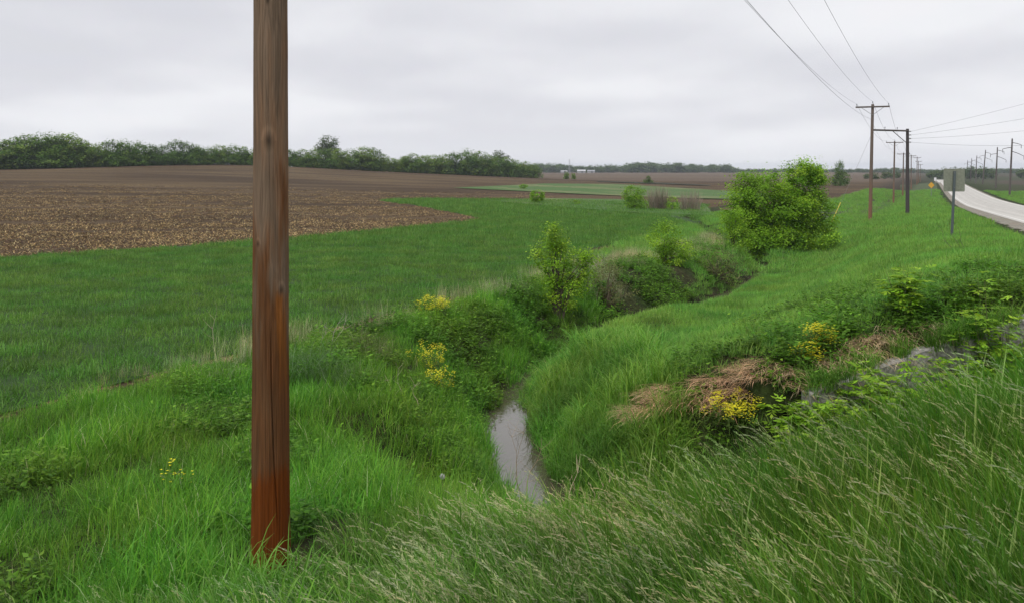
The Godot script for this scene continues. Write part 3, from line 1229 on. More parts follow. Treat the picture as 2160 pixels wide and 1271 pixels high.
var leaf_mat := mat("leaves", 0.6, 0.8, null, 1.0, 0.33)
var bark := mat("bark", 0.95)


func shrub(called: String, label: String, category: String, x: float, d: float, lobes: Array, clumps: int, per: int, spread: float, leaf: float, cols: Array, stems: int, group := "", bark_col := Color(0.09, 0.07, 0.05)) -> Node3D:
	var o := thing(called, label, category, at(x, d, -0.05), group)
	var sh := Shape.new()
	var ends := foliage(sh, lobes, clumps, per, spread, leaf, cols)
	var top := 0.0
	for l in lobes:
		top = maxf(top, l[0].y + l[1].y)
	var st := Shape.new()
	limbs(st, Vector3.ZERO, ends, stems, 0.012 * top + 0.006, bark_col, 2)
	part("stem", st.mesh(), bark, o)
	part("foliage", sh.mesh(), leaf_mat, o)
	return o


func build_far_things() -> void:
	# farm on the skyline
	var sheds := [[86.0, 1100.0, 10.0, 2.6, 1.6, Color(0.4, 0.41, 0.43), "far white roofed farm shed in front of the dark woods"], [99.0, 1110.0, 9.0, 2.4, 1.4, Color(0.25, 0.26, 0.28), "far grey farm shed right of the white roofed one"], [64.0, 1090.0, 8.0, 2.0, 1.3, Color(0.28, 0.28, 0.3), "far low grey shed left of the mast"], [196.0, 1240.0, 6.0, 3.6, 2.0, Color(0.5, 0.5, 0.5), "tiny far white house below the wooded rise"]]
	for q in sheds:
		var o := thing("farm_shed", q[6], "shed", at(q[0], q[1]), "far farm buildings")
		var w: float = q[2]
		var h: float = q[3]
		var rise: float = q[4]
		var wall := Shape.new()
		wall.box(Vector3(0, h * 0.5 - 0.3, 0), Vector3(w, h + 0.6, 7.0), Color(0.3, 0.3, 0.3))
		for z in [-3.5, 3.5]:
			wall.tri(Vector3(0, h + rise, z) if w < 7.0 else Vector3(w * 0.5, h + 0.01, z), Vector3(w * 0.5, h, z), Vector3(-w * 0.5, h, z), Color(0.3, 0.3, 0.3))
		part("wall", wall.mesh(), mat("painted_boards", 0.8), o)
		var roof := Shape.new()
		for e in [-1.0, 1.0]:
			roof.quad(Vector3(-w * 0.53, h - 0.15, e * 3.8), Vector3(-w * 0.53, h + rise, 0), Vector3(w * 0.53, h + rise, 0), Vector3(w * 0.53, h - 0.15, e * 3.8), q[5])
			roof.tri(Vector3(e * w * 0.5, h, -3.5), Vector3(e * w * 0.5, h + rise, 0), Vector3(e * w * 0.5, h, 3.5), Color(0.3, 0.3, 0.3))
		part("roof", roof.mesh(), mat("sheet_metal_roof", 0.5), o)
		var door := Shape.new()
		door.box(Vector3(w * 0.1, 1.2, 3.53), Vector3(2.4, 2.6, 0.06), Color(0.12, 0.12, 0.12))
		part("door", door.mesh(), iron, o)
	var m := thing("radio_mast", "thin far lattice mast standing beside the farm sheds", "mast", at(71.0, 1095.0))
	for e in [[-1, 0], [1, 0], [0, 1]]:
		var leg := Shape.new()
		leg.tube(PackedVector3Array([Vector3(e[0] * 1.1, -0.3, e[1] * 1.6), Vector3(e[0] * 0.35, 17.0, e[1] * 0.5)]), PackedFloat32Array([0.14, 0.12]), 5, Color(0.42, 0.42, 0.44))
		part("leg", leg.mesh(), iron, m)
	var lat := Shape.new()
	for k in 10:
		var y0 := k * 1.7
		var w0 := lerpf(1.1, 0.35, k / 10.0)
		var w1 := lerpf(1.1, 0.35, (k + 1) / 10.0)
		var e := 1.0 if k % 2 == 0 else -1.0
		lat.tube(PackedVector3Array([Vector3(-w0 * e, y0, 0), Vector3(w1 * e, y0 + 1.7, 0)]), PackedFloat32Array([0.06, 0.06]), 4, Color(0.42, 0.42, 0.44))
	part("lattice", lat.mesh(), iron, m)
	# woods along the skyline
	var variants := []
	for k in 4:
		var sh := Shape.new()
		foliage(sh, [[Vector3(0, 0.55, 0), Vector3(0.42, 0.45, 0.42)], [Vector3(0.2, 0.4, 0.1), Vector3(0.34, 0.38, 0.34)], [Vector3(-0.22, 0.35, 0), Vector3(0.32, 0.34, 0.32)]], 70, 14, 0.11, 0.11, [Color(0.085, 0.14, 0.03), Color(0.11, 0.165, 0.036), Color(0.07, 0.12, 0.03)])
		variants.append(sh.mesh())
	var spots := []
	for k in 950:
		var px := rng.randf_range(-0.62, 0.62)
		var d := rng.randf_range(1180.0, 1420.0)
		var x := px * d
		var h := 10.0 + 5.0 * exp(-pow((px - 0.168) / 0.035, 2.0)) + 2.0 * exp(-pow((px - 0.05) / 0.03, 2.0)) + 1.5 * sin(px * 61.0) + rng.randf_range(-3.0, 1.6)
		if px > 0.25:
			h *= 0.62
		spots.append([Transform3D(Basis(Vector3.UP, rng.randf() * TAU).scaled(Vector3(h * 1.5, h, h * 1.5)), at(x, d, -0.3)), Color.WHITE])
	sow("far_woods", "dark far woods along the skyline behind the farm", "woods", variants, leaf_mat, spots, "woods on the skyline")
	spots = []
	for q in [[0.472, 640.0, 6.0], [0.48, 650.0, 7.4], [0.488, 640.0, 8.2], [0.50, 655.0, 8.8], [0.508, 645.0, 8.0], [0.517, 650.0, 9.2], [0.526, 660.0, 9.6], [0.534, 650.0, 9.0], [0.541, 655.0, 7.2], [0.575, 660.0, 8.0], [0.586, 660.0, 9.0], [0.60, 670.0, 9.0], [0.435, 560.0, 4.5], [0.428, 540.0, 4.8], [0.42, 520.0, 4.4], [0.41, 500.0, 4.2], [0.40, 520.0, 3.6]]:
		var h: float = q[2]
		var p := at(q[0] * q[1], q[1])
		p.y = maxf(p.y, -7.6)
		var o := thing("roadside_tree", "dark far tree in the clumps near the road crest", "tree", p, "far trees near the road crest")
		o.scale = Vector3(h * 1.15, h, h * 1.15)
		o.rotation.y = rng.randf() * TAU
		part("crown", variants[rng.randi() % 4], leaf_mat, o)
		var tr := Shape.new()
		tr.tube(PackedVector3Array([Vector3(0, -0.05, 0), Vector3(0, 0.5, 0)]), PackedFloat32Array([0.03, 0.015]), 6, Color(0.09, 0.07, 0.055))
		part("trunk", tr.mesh(), bark, o)


func tree_kind(lobes: Array, clumps: int, per: int, cols: Array) -> Node3D:
	var o := Node3D.new()
	var sh := Shape.new()
	var ends := foliage(sh, lobes, clumps, per, 0.085, 0.05, cols, 0.35)
	var st := Shape.new()
	st.tube(PackedVector3Array([Vector3(0, -0.03, 0), Vector3(0.01, 0.25, 0), Vector3(0, 0.55, 0.01)]), PackedFloat32Array([0.028, 0.02, 0.01]), 7, Color(0.085, 0.07, 0.055))
	limbs(st, Vector3(0, 0.2, 0), ends, 16, 0.012, Color(0.085, 0.07, 0.055))
	part("trunk", st.mesh(), bark, o)
	part("crown", sh.mesh(), leaf_mat, o)
	return o


func build_trees() -> void:
	var greens := [Color(0.12, 0.215, 0.03), Color(0.15, 0.25, 0.036), Color(0.095, 0.18, 0.03), Color(0.185, 0.265, 0.045)]
	var kinds := []
	kinds.append(tree_kind([[Vector3(0, 0.62, 0), Vector3(0.34, 0.36, 0.34)], [Vector3(0.24, 0.42, 0.05), Vector3(0.3, 0.32, 0.3)], [Vector3(-0.25, 0.36, 0), Vector3(0.3, 0.32, 0.3)], [Vector3(0, 0.18, 0.1), Vector3(0.42, 0.2, 0.4)]], 190, 26, greens))
	kinds.append(tree_kind([[Vector3(-0.1, 0.68, 0), Vector3(0.3, 0.32, 0.3)], [Vector3(0.25, 0.55, 0), Vector3(0.28, 0.28, 0.28)], [Vector3(-0.2, 0.33, 0.1), Vector3(0.3, 0.3, 0.3)], [Vector3(0.1, 0.2, 0), Vector3(0.45, 0.22, 0.4)]], 190, 26, [greens[1], greens[3]]))
	kinds.append(tree_kind([[Vector3(0.05, 0.6, 0), Vector3(0.26, 0.4, 0.26)], [Vector3(-0.2, 0.3, 0), Vector3(0.34, 0.3, 0.3)], [Vector3(0.25, 0.25, 0), Vector3(0.32, 0.26, 0.3)]], 170, 26, [greens[0], greens[2]]))
	kinds.append(tree_kind([[Vector3(0, 0.5, 0), Vector3(0.42, 0.48, 0.4)], [Vector3(0.1, 0.25, 0), Vector3(0.48, 0.26, 0.4)]], 200, 26, [greens[2], greens[1]]))
	# an oak-like crown with gaps, for the taller trees
	kinds.append(tree_kind([[Vector3(0, 0.78, 0), Vector3(0.24, 0.2, 0.24)], [Vector3(0.26, 0.66, 0), Vector3(0.22, 0.15, 0.2)], [Vector3(-0.26, 0.62, 0.05), Vector3(0.22, 0.16, 0.2)], [Vector3(0.05, 0.48, 0), Vector3(0.32, 0.14, 0.3)]], 120, 24, [Color(0.075, 0.115, 0.034), Color(0.095, 0.135, 0.036)]))
	var list := [[-168.7, 272.0, 7.9], [-166.2, 275.0, 8.2], [-163.7, 277.8, 7.7], [-161.1, 280.3, 8.3], [-158.1, 282.0, 8.7], [-154.8, 283.8, 9.7], [-151.9, 285.4, 9.8], [-148.9, 287.0, 9.9], [-145.9, 288.6, 9.6], [-142.8, 290.2, 8.6], [-139.7, 291.8, 7.1], [-136.5, 293.4, 7.2], [-132.9, 295.2, 7.6], [-130.0, 297.2, 7.7], [-126.8, 300.1, 7.3], [-123.8, 302.7, 6.3], [-120.8, 305.3, 6.1], [-117.4, 308.2, 7.6], [-114.3, 310.7, 6.9], [-111.3, 313.1, 6.1], [-108.0, 315.7, 5.6], [-104.7, 318.3, 6.2], [-101.2, 320.9, 6.4], [-97.7, 323.4, 6.0], [-93.5, 326.8, 5.7], [-89.2, 330.3, 5.6], [-84.1, 334.4, 5.6], [-80.3, 337.4, 6.1], [-76.4, 340.3, 6.6], [-72.5, 343.2, 6.5], [-68.5, 346.3, 7.1], [-64.0, 350.1, 7.2], [-59.6, 353.7, 8.2], [-55.4, 357.0, 8.1], [-52.3, 359.4, 6.2], [-48.4, 362.3, 5.1], [-44.9, 365.0, 6.0], [-41.7, 367.4, 7.2], [-37.6, 370.3, 6.5], [-33.5, 373.3, 6.9], [-29.2, 376.3, 7.6], [-24.4, 379.7, 8.3], [-19.5, 383.0, 9.8], [-15.5, 385.5, 9.4], [-11.4, 387.7, 8.4], [-7.3, 389.8, 8.2], [-3.1, 392.0, 7.8], [1.1, 394.1, 7.2], [5.3, 396.2, 6.5], [9.6, 398.4, 5.9]]
	for q in list:
		var h: float = q[2] * 1.2
		stand(kinds[rng.randi() % 4], "treeline_tree", "dark green broadleaf tree in the long tree line behind the ploughed field", q[0], q[1], h, rng.randf_range(1.1, 1.5), "trees of the long tree line")
		if rng.randf() < 0.85:
			stand(kinds[[0, 2, 3][rng.randi() % 3]], "treeline_tree", "dark green broadleaf tree in the long tree line behind the ploughed field", q[0] + rng.randf_range(-3.0, 3.0) , q[1] + rng.randf_range(-3.0, 5.0), h * rng.randf_range(0.5, 0.8), 1.6, "trees of the long tree line")
	stand(kinds[4], "tall_tree", "tall spreading tree rising above the tree line right of the close pole", -88.0, 425.0, 16.0, 1.0, "")
	stand(kinds[4], "tall_tree", "tall round tree rising above the right end of the tree line", -6.8, 455.0, 13.5, 0.95, "")
	stand(kinds[2], "lone_tree", "dark lone tree on the skyline between the big bush and brown pole", 113.5, 306.0, 9.0, 0.72, "")
	stand(kinds[3], "lone_tree", "low dark tree left of the lone skyline tree", 108.5, 312.0, 4.6, 0.9, "")
	stand(kinds[0], "small_tree", "left of two tiny trees in the far brown field", 24.3, 394.0, 3.6, 1.0, "tiny far field trees")
	stand(kinds[1], "small_tree", "right of two tiny trees in the far brown field", 27.6, 398.0, 3.0, 1.0, "tiny far field trees")
	stand(kinds[2], "small_tree", "tiny single tree in the far brown field above the twiggy brush", 48.8, 318.0, 3.0, 1.2, "tiny far field trees")
	for k in kinds:
		k.free()


func stand(kind: Node3D, called: String, label: String, x: float, d: float, h: float, wide: float, group: String) -> void:
	var o: Node3D = kind.duplicate()
	o.name = numbered(called)
	add_child(o)
	o.position = at(x, d, -0.1)
	o.rotation.y = rng.randf() * TAU
	o.scale = Vector3(h * wide, h, h * wide)
	tag(o, label, "tree", group)


func build_shrubs() -> void:
	var lime := [Color(0.235, 0.42, 0.02), Color(0.19, 0.36, 0.017), Color(0.29, 0.47, 0.035), Color(0.14, 0.29, 0.015)]
	var deep := [Color(0.135, 0.28, 0.016), Color(0.17, 0.33, 0.018), Color(0.21, 0.38, 0.022)]
	shrub("tall_bush", "big rounded yellow green bush on the creek, left half of the pair", "bush", 15.7, 55.6, [[Vector3(0, 3.1, 0), Vector3(2.1, 2.1, 1.9)], [Vector3(-1.3, 2.5, 0.3), Vector3(1.2, 1.6, 1.2)], [Vector3(1.2, 2.3, 0.3), Vector3(1.5, 1.9, 1.4)], [Vector3(0.2, 1.1, 0.5), Vector3(1.9, 1.2, 1.4)], [Vector3(1.2, 0.7, 0.9), Vector3(1.3, 0.8, 0.9)], [Vector3(0, 2.6, -0.2), Vector3(1.2, 1.4, 1.1)]], 250, 150, 0.45, 0.14, deep + lime, 26, "pair of big creek bushes")
	shrub("tall_bush", "big ragged yellow green bush on the creek, right half of the pair", "bush", 18.4, 56.4, [[Vector3(0, 3.4, 0), Vector3(1.6, 1.9, 1.6)], [Vector3(0.9, 4.9, 0), Vector3(0.55, 0.75, 0.6)], [Vector3(-0.1, 5.0, 0.2), Vector3(0.8, 0.8, 0.8)], [Vector3(0.8, 2.6, 0.2), Vector3(1.2, 1.5, 1.2)], [Vector3(-0.4, 1.2, 0.3), Vector3(1.6, 1.3, 1.2)], [Vector3(0.9, 0.8, 0.5), Vector3(1.2, 0.9, 0.9)], [Vector3(0, 2.6, -0.2), Vector3(1.0, 1.6, 0.9)]], 210, 150, 0.41, 0.14, lime, 20, "pair of big creek bushes")
	shrub("low_bush", "small yellow green bush in front of the big creek bush", "bush", 13.2, 52.5, [[Vector3(0, 1.8, 0), Vector3(0.75, 0.85, 0.7)], [Vector3(0.4, 1.0, 0.2), Vector3(0.8, 0.8, 0.6)]], 55, 70, 0.26, 0.095, lime, 9)
	shrub("willow_shrub", "bright yellow green upright shrub on the left creek bank", "shrub", 1.5, 29.3, [[Vector3(0.0, 1.7, 0), Vector3(0.45, 0.9, 0.45)], [Vector3(-0.1, 2.5, 0), Vector3(0.32, 0.6, 0.32)], [Vector3(0.75, 1.6, 0), Vector3(0.5, 0.65, 0.4)], [Vector3(1.05, 2.0, 0), Vector3(0.25, 0.3, 0.25)], [Vector3(-0.45, 1.9, 0.1), Vector3(0.35, 0.45, 0.35)], [Vector3(0.2, 0.8, 0.1), Vector3(0.55, 0.6, 0.4)]], 120, 75, 0.2, 0.075, [Color(0.25, 0.43, 0.02), Color(0.19, 0.36, 0.016), Color(0.32, 0.47, 0.045), Color(0.125, 0.27, 0.015)], 24)
	shrub("low_bush", "yellow green bush on the left bank between dry grasses", "bush", 7.0, 41.0, [[Vector3(0, 1.25, 0), Vector3(0.8, 0.8, 0.7)], [Vector3(0.8, 0.8, 0), Vector3(0.7, 0.6, 0.6)], [Vector3(0.2, 0.5, 0.2), Vector3(0.9, 0.5, 0.6)]], 80, 70, 0.24, 0.085, lime, 12)
	shrub("low_bush", "thin olive shrub right of the bright creek bank shrub", "bush", 3.5, 32.5, [[Vector3(0, 1.1, 0), Vector3(0.55, 0.8, 0.5)], [Vector3(0.3, 0.5, 0), Vector3(0.7, 0.5, 0.5)]], 60, 20, 0.2, 0.08, [Color(0.13, 0.15, 0.045), Color(0.17, 0.19, 0.06)], 18, "", Color(0.16, 0.12, 0.08))
	shrub("low_bush", "olive shrub with dark twigs leaning over the creek bank", "bush", 9.6, 41.5, [[Vector3(0, 0.9, 0), Vector3(0.8, 0.8, 0.6)], [Vector3(0.6, 0.4, 0.2), Vector3(0.7, 0.5, 0.5)]], 80, 18, 0.22, 0.09, [Color(0.12, 0.14, 0.04), Color(0.16, 0.17, 0.06), Color(0.09, 0.12, 0.03)], 30, "", Color(0.10, 0.075, 0.055))
	shrub("round_bush", "round green bush at the edge of the grain, left of the twiggy brush", "bush", 14.6, 106.0, [[Vector3(0, 2.0, 0), Vector3(1.3, 1.1, 1.2)], [Vector3(0.3, 1.0, 0), Vector3(1.4, 1.0, 1.2)]], 90, 60, 0.36, 0.15, deep, 10)
	shrub("round_bush", "small yellow green bush standing alone in the meadow", "bush", 3.5, 122.0, [[Vector3(0, 1.05, 0), Vector3(1.0, 0.9, 0.95)]], 60, 44, 0.22, 0.15, lime, 8)
	shrub("round_bush", "tiny dark bush right of the lone meadow bush", "bush", 8.6, 118.0, [[Vector3(0, 0.4, 0), Vector3(0.5, 0.35, 0.5)]], 26, 20, 0.16, 0.13, deep, 5)
	shrub("round_bush", "tiny bush in the pale far grass strip", "bush", 2.6, 205.0, [[Vector3(0, 0.7, 0), Vector3(1.0, 0.6, 0.9)]], 30, 24, 0.25, 0.2, deep, 5)
	shrub("round_bush", "small leafy bush among the bare twiggy brush", "bush", 19.2, 106.0, [[Vector3(0, 0.9, 0), Vector3(0.7, 0.9, 0.7)]], 36, 22, 0.25, 0.15, lime, 6)
	# bare brush: many thin twigs
	for q in [[17.6, 107.0, 3.6, 1.7, 520, "bare brown twiggy brush right of the round green bush"], [21.3, 106.0, 3.1, 1.4, 320, "smaller bare twiggy brush right of the leafy bush"]]:
		var o := thing("twiggy_brush", q[5], "bush", at(q[0], q[1]), "bare brush beyond the grain")
		var sh := Shape.new()
		for k in q[4]:
			var a := rng.randf() * TAU
			var tl := rng.randf_range(0.05, 0.75)
			sh.blade(Vector3(rng.randf_range(-1.1, 1.1), 0, rng.randf_range(-0.6, 0.6)), a, q[2] * rng.randf_range(0.4, 1.0), 0.032, tl * q[3] * 0.6, rng.randf_range(-0.4, 0.3), vary(Color(0.25, 0.21, 0.16), 0.25), 3)
		part("twigs", sh.mesh(), bark, o)
	# ash-leaved saplings round the culvert wall
	var sap := [[8.3, 15.2, 2.0, 24, "tallest leafy sapling in front of the concrete wall at the right edge"], [7.0, 15.9, 1.15, 9, "leafy sapling standing above the middle of the concrete wall"], [5.3, 14.0, 0.5, 14, "low sapling in front of the left end of the concrete wall"], [6.1, 14.25, 0.75, 18, "bushy sapling against the left part of the concrete wall"], [7.45, 14.75, 0.8, 18, "bushy sapling against the middle of the concrete wall"], [8.95, 15.45, 1.7, 14, "sapling at the far right end of the concrete wall"], [7.85, 15.0, 1.4, 10, "thin sapling left of the tallest one by the concrete wall"], [9.3, 15.75, 1.35, 18, "dense sapling right of the tallest one by the concrete wall"], [6.75, 14.55, 0.6, 12, "short sapling between the two bushy ones at the wall"], [7.95, 14.9, 0.8, 12, "low bushy sapling just left of the tallest one"], [5.75, 14.3, 0.85, 14, "leafy sapling beside the left end of the concrete wall"], [8.75, 15.1, 1.0, 16, "broad low sapling below the tallest one at the wall"], [9.65, 15.7, 1.2, 16, "sapling at the right edge in front of the wall"], [4.5, 14.0, 0.15, 18, "low leafy sprouts left of the wall end beside the mustard"], [4.75, 13.95, 0.3, 14, "leafy sapling at the very left end of the concrete wall"]]
	for q in sap:
		var p := at(q[0], q[1])
		p.y = maxf(p.y, -4.9)
		var o := thing("ash_sapling", q[4], "sapling", p, "saplings at the culvert wall")
		var st := Shape.new()
		var lv := Shape.new()
		var h: float = q[2] + (-3.75 - p.y if p.y < -3.8 else 0.0)
		for k in int(q[3]):
			var az := rng.randf() * TAU
			var lean := rng.randf_range(0.05, 0.45)
			var len := h * rng.randf_range(0.55, 1.0)
			var path := PackedVector3Array()
			var rad := PackedFloat32Array()
			for e in 6:
				var t := e / 5.0
				path.append(Vector3(cos(az) * lean * len * t, len * t * (1.0 - 0.12 * lean * t), sin(az) * lean * len * t))
				rad.append(0.011 * (1.0 - 0.8 * t))
			st.tube(path, rad, 5, Color(0.11, 0.12, 0.05), false)
			for e in 22:
				var t := rng.randf_range(0.3, 1.0)
				var root := path[0].lerp(path[5], t)
				var la := rng.randf() * TAU
				var out := Vector3(cos(la), rng.randf_range(-0.1, 0.5), sin(la)).normalized()
				var stalk := rng.randf_range(0.12, 0.22)
				var tone := vary([Color(0.22, 0.40, 0.022), Color(0.28, 0.46, 0.035), Color(0.16, 0.31, 0.018)][rng.randi() % 3], 0.2)
				for g in [[1.0, 0.0], [0.7, 0.8], [0.7, -0.8], [0.35, 0.9], [0.35, -0.9]]:
					var b: Vector3 = root + out * stalk * g[0] - Vector3(0, 0.05, 0) * g[0]
					var dir := out.rotated(Vector3.UP, g[1]) - Vector3(0, rng.randf_range(0.1, 0.5), 0)
					lv.leaf(b, dir.normalized(), (Vector3.UP + Vector3(rng.randfn(), 0, rng.randfn()) * 0.3).normalized(), rng.randf_range(0.09, 0.15), rng.randf_range(0.04, 0.065), vary(tone, 0.12))
		part("stem", st.mesh(), bark, o)
		part("foliage", lv.mesh(), leaf_mat, o)


func build_flowers() -> void:
	var spots := [[-2.14, 24.3, 0.6, 46, 0.34, "yellow flowering mustard clump on top of the left creek bank"], [-1.8, 20.0, 0.75, 26, 0.24, "yellow mustard growing down the left bank beside dry twigs, upper half"], [-1.62, 18.8, 0.6, 20, 0.18, "small yellow mustard tuft low on the left bank beside dry twigs"], [3.8, 14.75, 0.55, 70, 0.42, "broad yellow mustard patch below the dead brown grass"], [4.4, 14.1, 0.55, 50, 0.36, "yellow mustard at the foot of the concrete wall's left end"], [5.33, 15.2, 0.5, 26, 0.16, "upright yellow mustard between the two dead grass mats"], [4.97, 14.86, 0.42, 16, 0.13, "small yellow mustard left of the upright one"], [-3.75, 9.9, 0.42, 4, 0.10, "tiny yellow flowers in the grass left of the close pole"]]
	var fm := mat("petals", 0.7, 0.4)
	for q in spots:
		var p := at(q[0], q[1])
		var o := thing("mustard_plant", q[5], "wildflower", p, "yellow mustard plants")
		var st := Shape.new()
		var lv := Shape.new()
		var fl := Shape.new()
		for k in int(q[3]):
			var base: Vector3 = Vector3(rng.randfn(), 0, rng.randfn() * 0.7) * q[4] * 0.68
			var h: float = q[2] * rng.randf_range(0.45, 1.1)
			if q[3] < 30:
				st = Shape.new()
			var tip := st.blade(base, rng.randf() * TAU, h, 0.012, rng.randf_range(0.0, 0.2), 0.2, vary(Color(0.12, 0.19, 0.04), 0.15), 3)
			for e in 7:
				var t := rng.randf_range(0.15, 0.75)
				var la := rng.randf() * TAU
				lv.leaf(base.lerp(tip, t), Vector3(cos(la), 0.3, sin(la)).normalized(), Vector3.UP, rng.randf_range(0.08, 0.15), 0.045, vary(Color(0.11, 0.18, 0.04), 0.2))
			if q[3] < 30:
				part("stem", st.mesh(), leaf_mat, o)
			for e in (19 if q[3] > 10 else 7):
				var c := tip + Vector3(rng.randfn() * 0.045, rng.randf_range(-0.12, 0.03), rng.randfn() * 0.045)
				var turn := rng.randf() * TAU
				var tone := vary(Color(0.76, 0.70, 0.02), 0.12)
				for g in 4:
					var dir := Vector3(cos(turn + g * PI / 2), 0.35, sin(turn + g * PI / 2)).normalized()
					fl.leaf(c, dir, Vector3.UP, 0.019, 0.017, tone)
		if q[3] >= 30:
			part("stem", st.mesh(), leaf_mat, o)
		part("foliage", lv.mesh(), leaf_mat, o)
		part("flowers", fl.mesh(), fm, o)


func build_small_things() -> void:
	# dandelion clock
	var o := thing("dandelion_clock", "white round dandelion seed head in the grass left of the creek", "dandelion", at(-0.74, 9.4))
	var st := Shape.new()
	st.tube(PackedVector3Array([Vector3.ZERO, Vector3(0.01, 0.2, 0), Vector3(0, 0.42, 0.01)]), PackedFloat32Array([0.003, 0.003, 0.002]), 5, Color(0.2, 0.2, 0.1), false)
	part("stem", st.mesh(), leaf_mat, o)
	var hd := Shape.new()
	for k in 260:
		var dir := Vector3(rng.randfn(), rng.randfn(), rng.randfn()).normalized()
		hd.leaf(Vector3(0, 0.43, 0.01) + dir * 0.006, dir, dir.cross(Vector3(0.3, 0.8, 0.2)).normalized(), rng.randf_range(0.024, 0.032), 0.005, Color(0.66, 0.66, 0.64))
	part("seed_head", hd.mesh(), mat("seed_fluff", 0.9, 0.5), o)
	# dead branches and stalks
	var pale := Color(0.36, 0.32, 0.27)
	var sticks := [["dead_branch", -3.9, 18.6, 1.1, 0.35, 3, pale, "silvery dead branch leaning over drooping grass right of the close pole"], ["dead_branch", -1.95, 16.2, 0.8, -0.25, 3, Color(0.42, 0.35, 0.25), "pale bent dead stem on the bank below the yellow mustard"], ["dry_stalk", 0.02, 15.3, 1.5, 0.12, 3, Color(0.35, 0.27, 0.18), "thin dry stalks rising in front of the water"], ["dry_stalk", 0.85, 15.2, 0.9, 0.3, 4, Color(0.4, 0.31, 0.2), "dry tangled stalks at the right edge of the water"], ["dry_stalk", -6.42, 19.0, 1.15, 0.05, 1, Color(0.40, 0.34, 0.24), "single tall dry stalk at the grain edge left of the close pole"], ["dead_branch", 13.6, 26.9, 1.0, -0.4, 3, Color(0.11, 0.085, 0.07), "small dark bare branch near the road sign post"], ["dry_stalk", 0.55, 9.0, 0.95, 0.1, 3, Color(0.5, 0.42, 0.26), "straw coloured dry stems at the near end of the creek"]]
	for q in sticks:
		var b := thing(q[0], q[7], "dead plant", at(q[1], q[2]))
		var sh := Shape.new()
		for k in int(q[5]):
			var h: float = q[3] * rng.randf_range(0.6, 1.0) if k > 0 else q[3]
			var base := Vector3(rng.randf_range(-0.25, 0.25), 0, rng.randf_range(-0.2, 0.2)) if k > 0 else Vector3.ZERO
			var lean: float = q[4] + (rng.randf_range(-0.3, 0.3) if k > 0 else 0.0)
			var path := PackedVector3Array()
			var rad := PackedFloat32Array()
			for e in 7:
				var t := e / 6.0
				path.append(base + Vector3(lean * h * t + 0.04 * sin(t * 9.0 + k), h * t, 0.05 * sin(t * 7.0 + k * 2.0)))
				rad.append(lerpf(0.007, 0.002, t))
			sh.tube(path, rad, 5, vary(q[6], 0.15), false)
			for e in 5:
				var j := 2 + rng.randi() % 4
				var dir := Vector3(rng.randfn(), 0.8, rng.randfn()).normalized()
				sh.tube(PackedVector3Array([path[j], path[j] + dir * h * 0.16, path[j] + dir * h * 0.26 + Vector3(0, 0.03, 0)]), PackedFloat32Array([0.003, 0.002, 0.001]), 4, vary(q[6], 0.15), false)
		part("twigs", sh.mesh(), bark, b)


# ------------------------------------------------------------------ grasses
func clump(n: int, radius: float, h0: float, h1: float, w0: float, w1: float, tilt: float, bend0: float, bend1: float, cols: Array, segs: int, wind := 0.0, tone := 0.18) -> Shape:
	var sh := Shape.new()
	for k in n:
		var r := radius * sqrt(rng.randf())
		var g := rng.randf() * TAU
		var az := rng.randf() * TAU
		var lean := 0.0
		if rng.randf() < wind:
			az = PI + rng.randfn() * 0.45
			lean = 0.0
		sh.blade(Vector3(cos(g) * r, 0, sin(g) * r), az, rng.randf_range(h0, h1), rng.randf_range(w0, w1), absf(rng.randfn()) * tilt + lean, rng.randf_range(bend0, bend1), vary(cols[rng.randi() % cols.size()], tone), segs, rng.randf_range(-0.6, 0.6))
	return sh


# flowering stems: a thin culm and a loose drooping panicle of spikelets
func panicles(sh: Shape, n: int, radius: float, h0: float, h1: float, cols: Array, stem: Color, bits := 18) -> void:
	for k in n:
		var r := radius * sqrt(rng.randf())
		var g := rng.randf() * TAU
		var base := Vector3(cos(g) * r, 0, sin(g) * r)
		var az := PI + rng.randfn() * 0.7
		var h := rng.randf_range(h0, h1)
		var tilt := rng.randf_range(0.05, 0.3)
		var bend := rng.randf_range(0.3, 1.25)
		var tip := sh.blade(base, az, h, 0.0045, tilt, bend, vary(stem, 0.12), 4)
		var dir := Vector3(cos(az), 0, sin(az))
		var ax := (Vector3.UP * cos(tilt + bend) + dir * sin(tilt + bend)).normalized()
		var tone: Color = vary(cols[rng.randi() % cols.size()], 0.18)
		for i in bits:
			var q := float(i) / bits
			var p := tip - ax * 0.17 * (1.0 - q) + Vector3(0, 0.10 * bend * (1.0 - q) * q, 0)
			var out := (ax * 0.9 + Vector3(rng.randfn(), rng.randfn() * 0.5 - 0.2, rng.randfn()) * 0.24).normalized()
			var o := p + Vector3(rng.randfn(), 0, rng.randfn()) * 0.005 * (1.2 - q)
			sh.leaf(o, out, out.cross(Vector3(rng.randfn(), rng.randfn(), 0.3)).normalized(), rng.randf_range(0.018, 0.034), rng.randf_range(0.0035, 0.0065), vary(tone, 0.12))


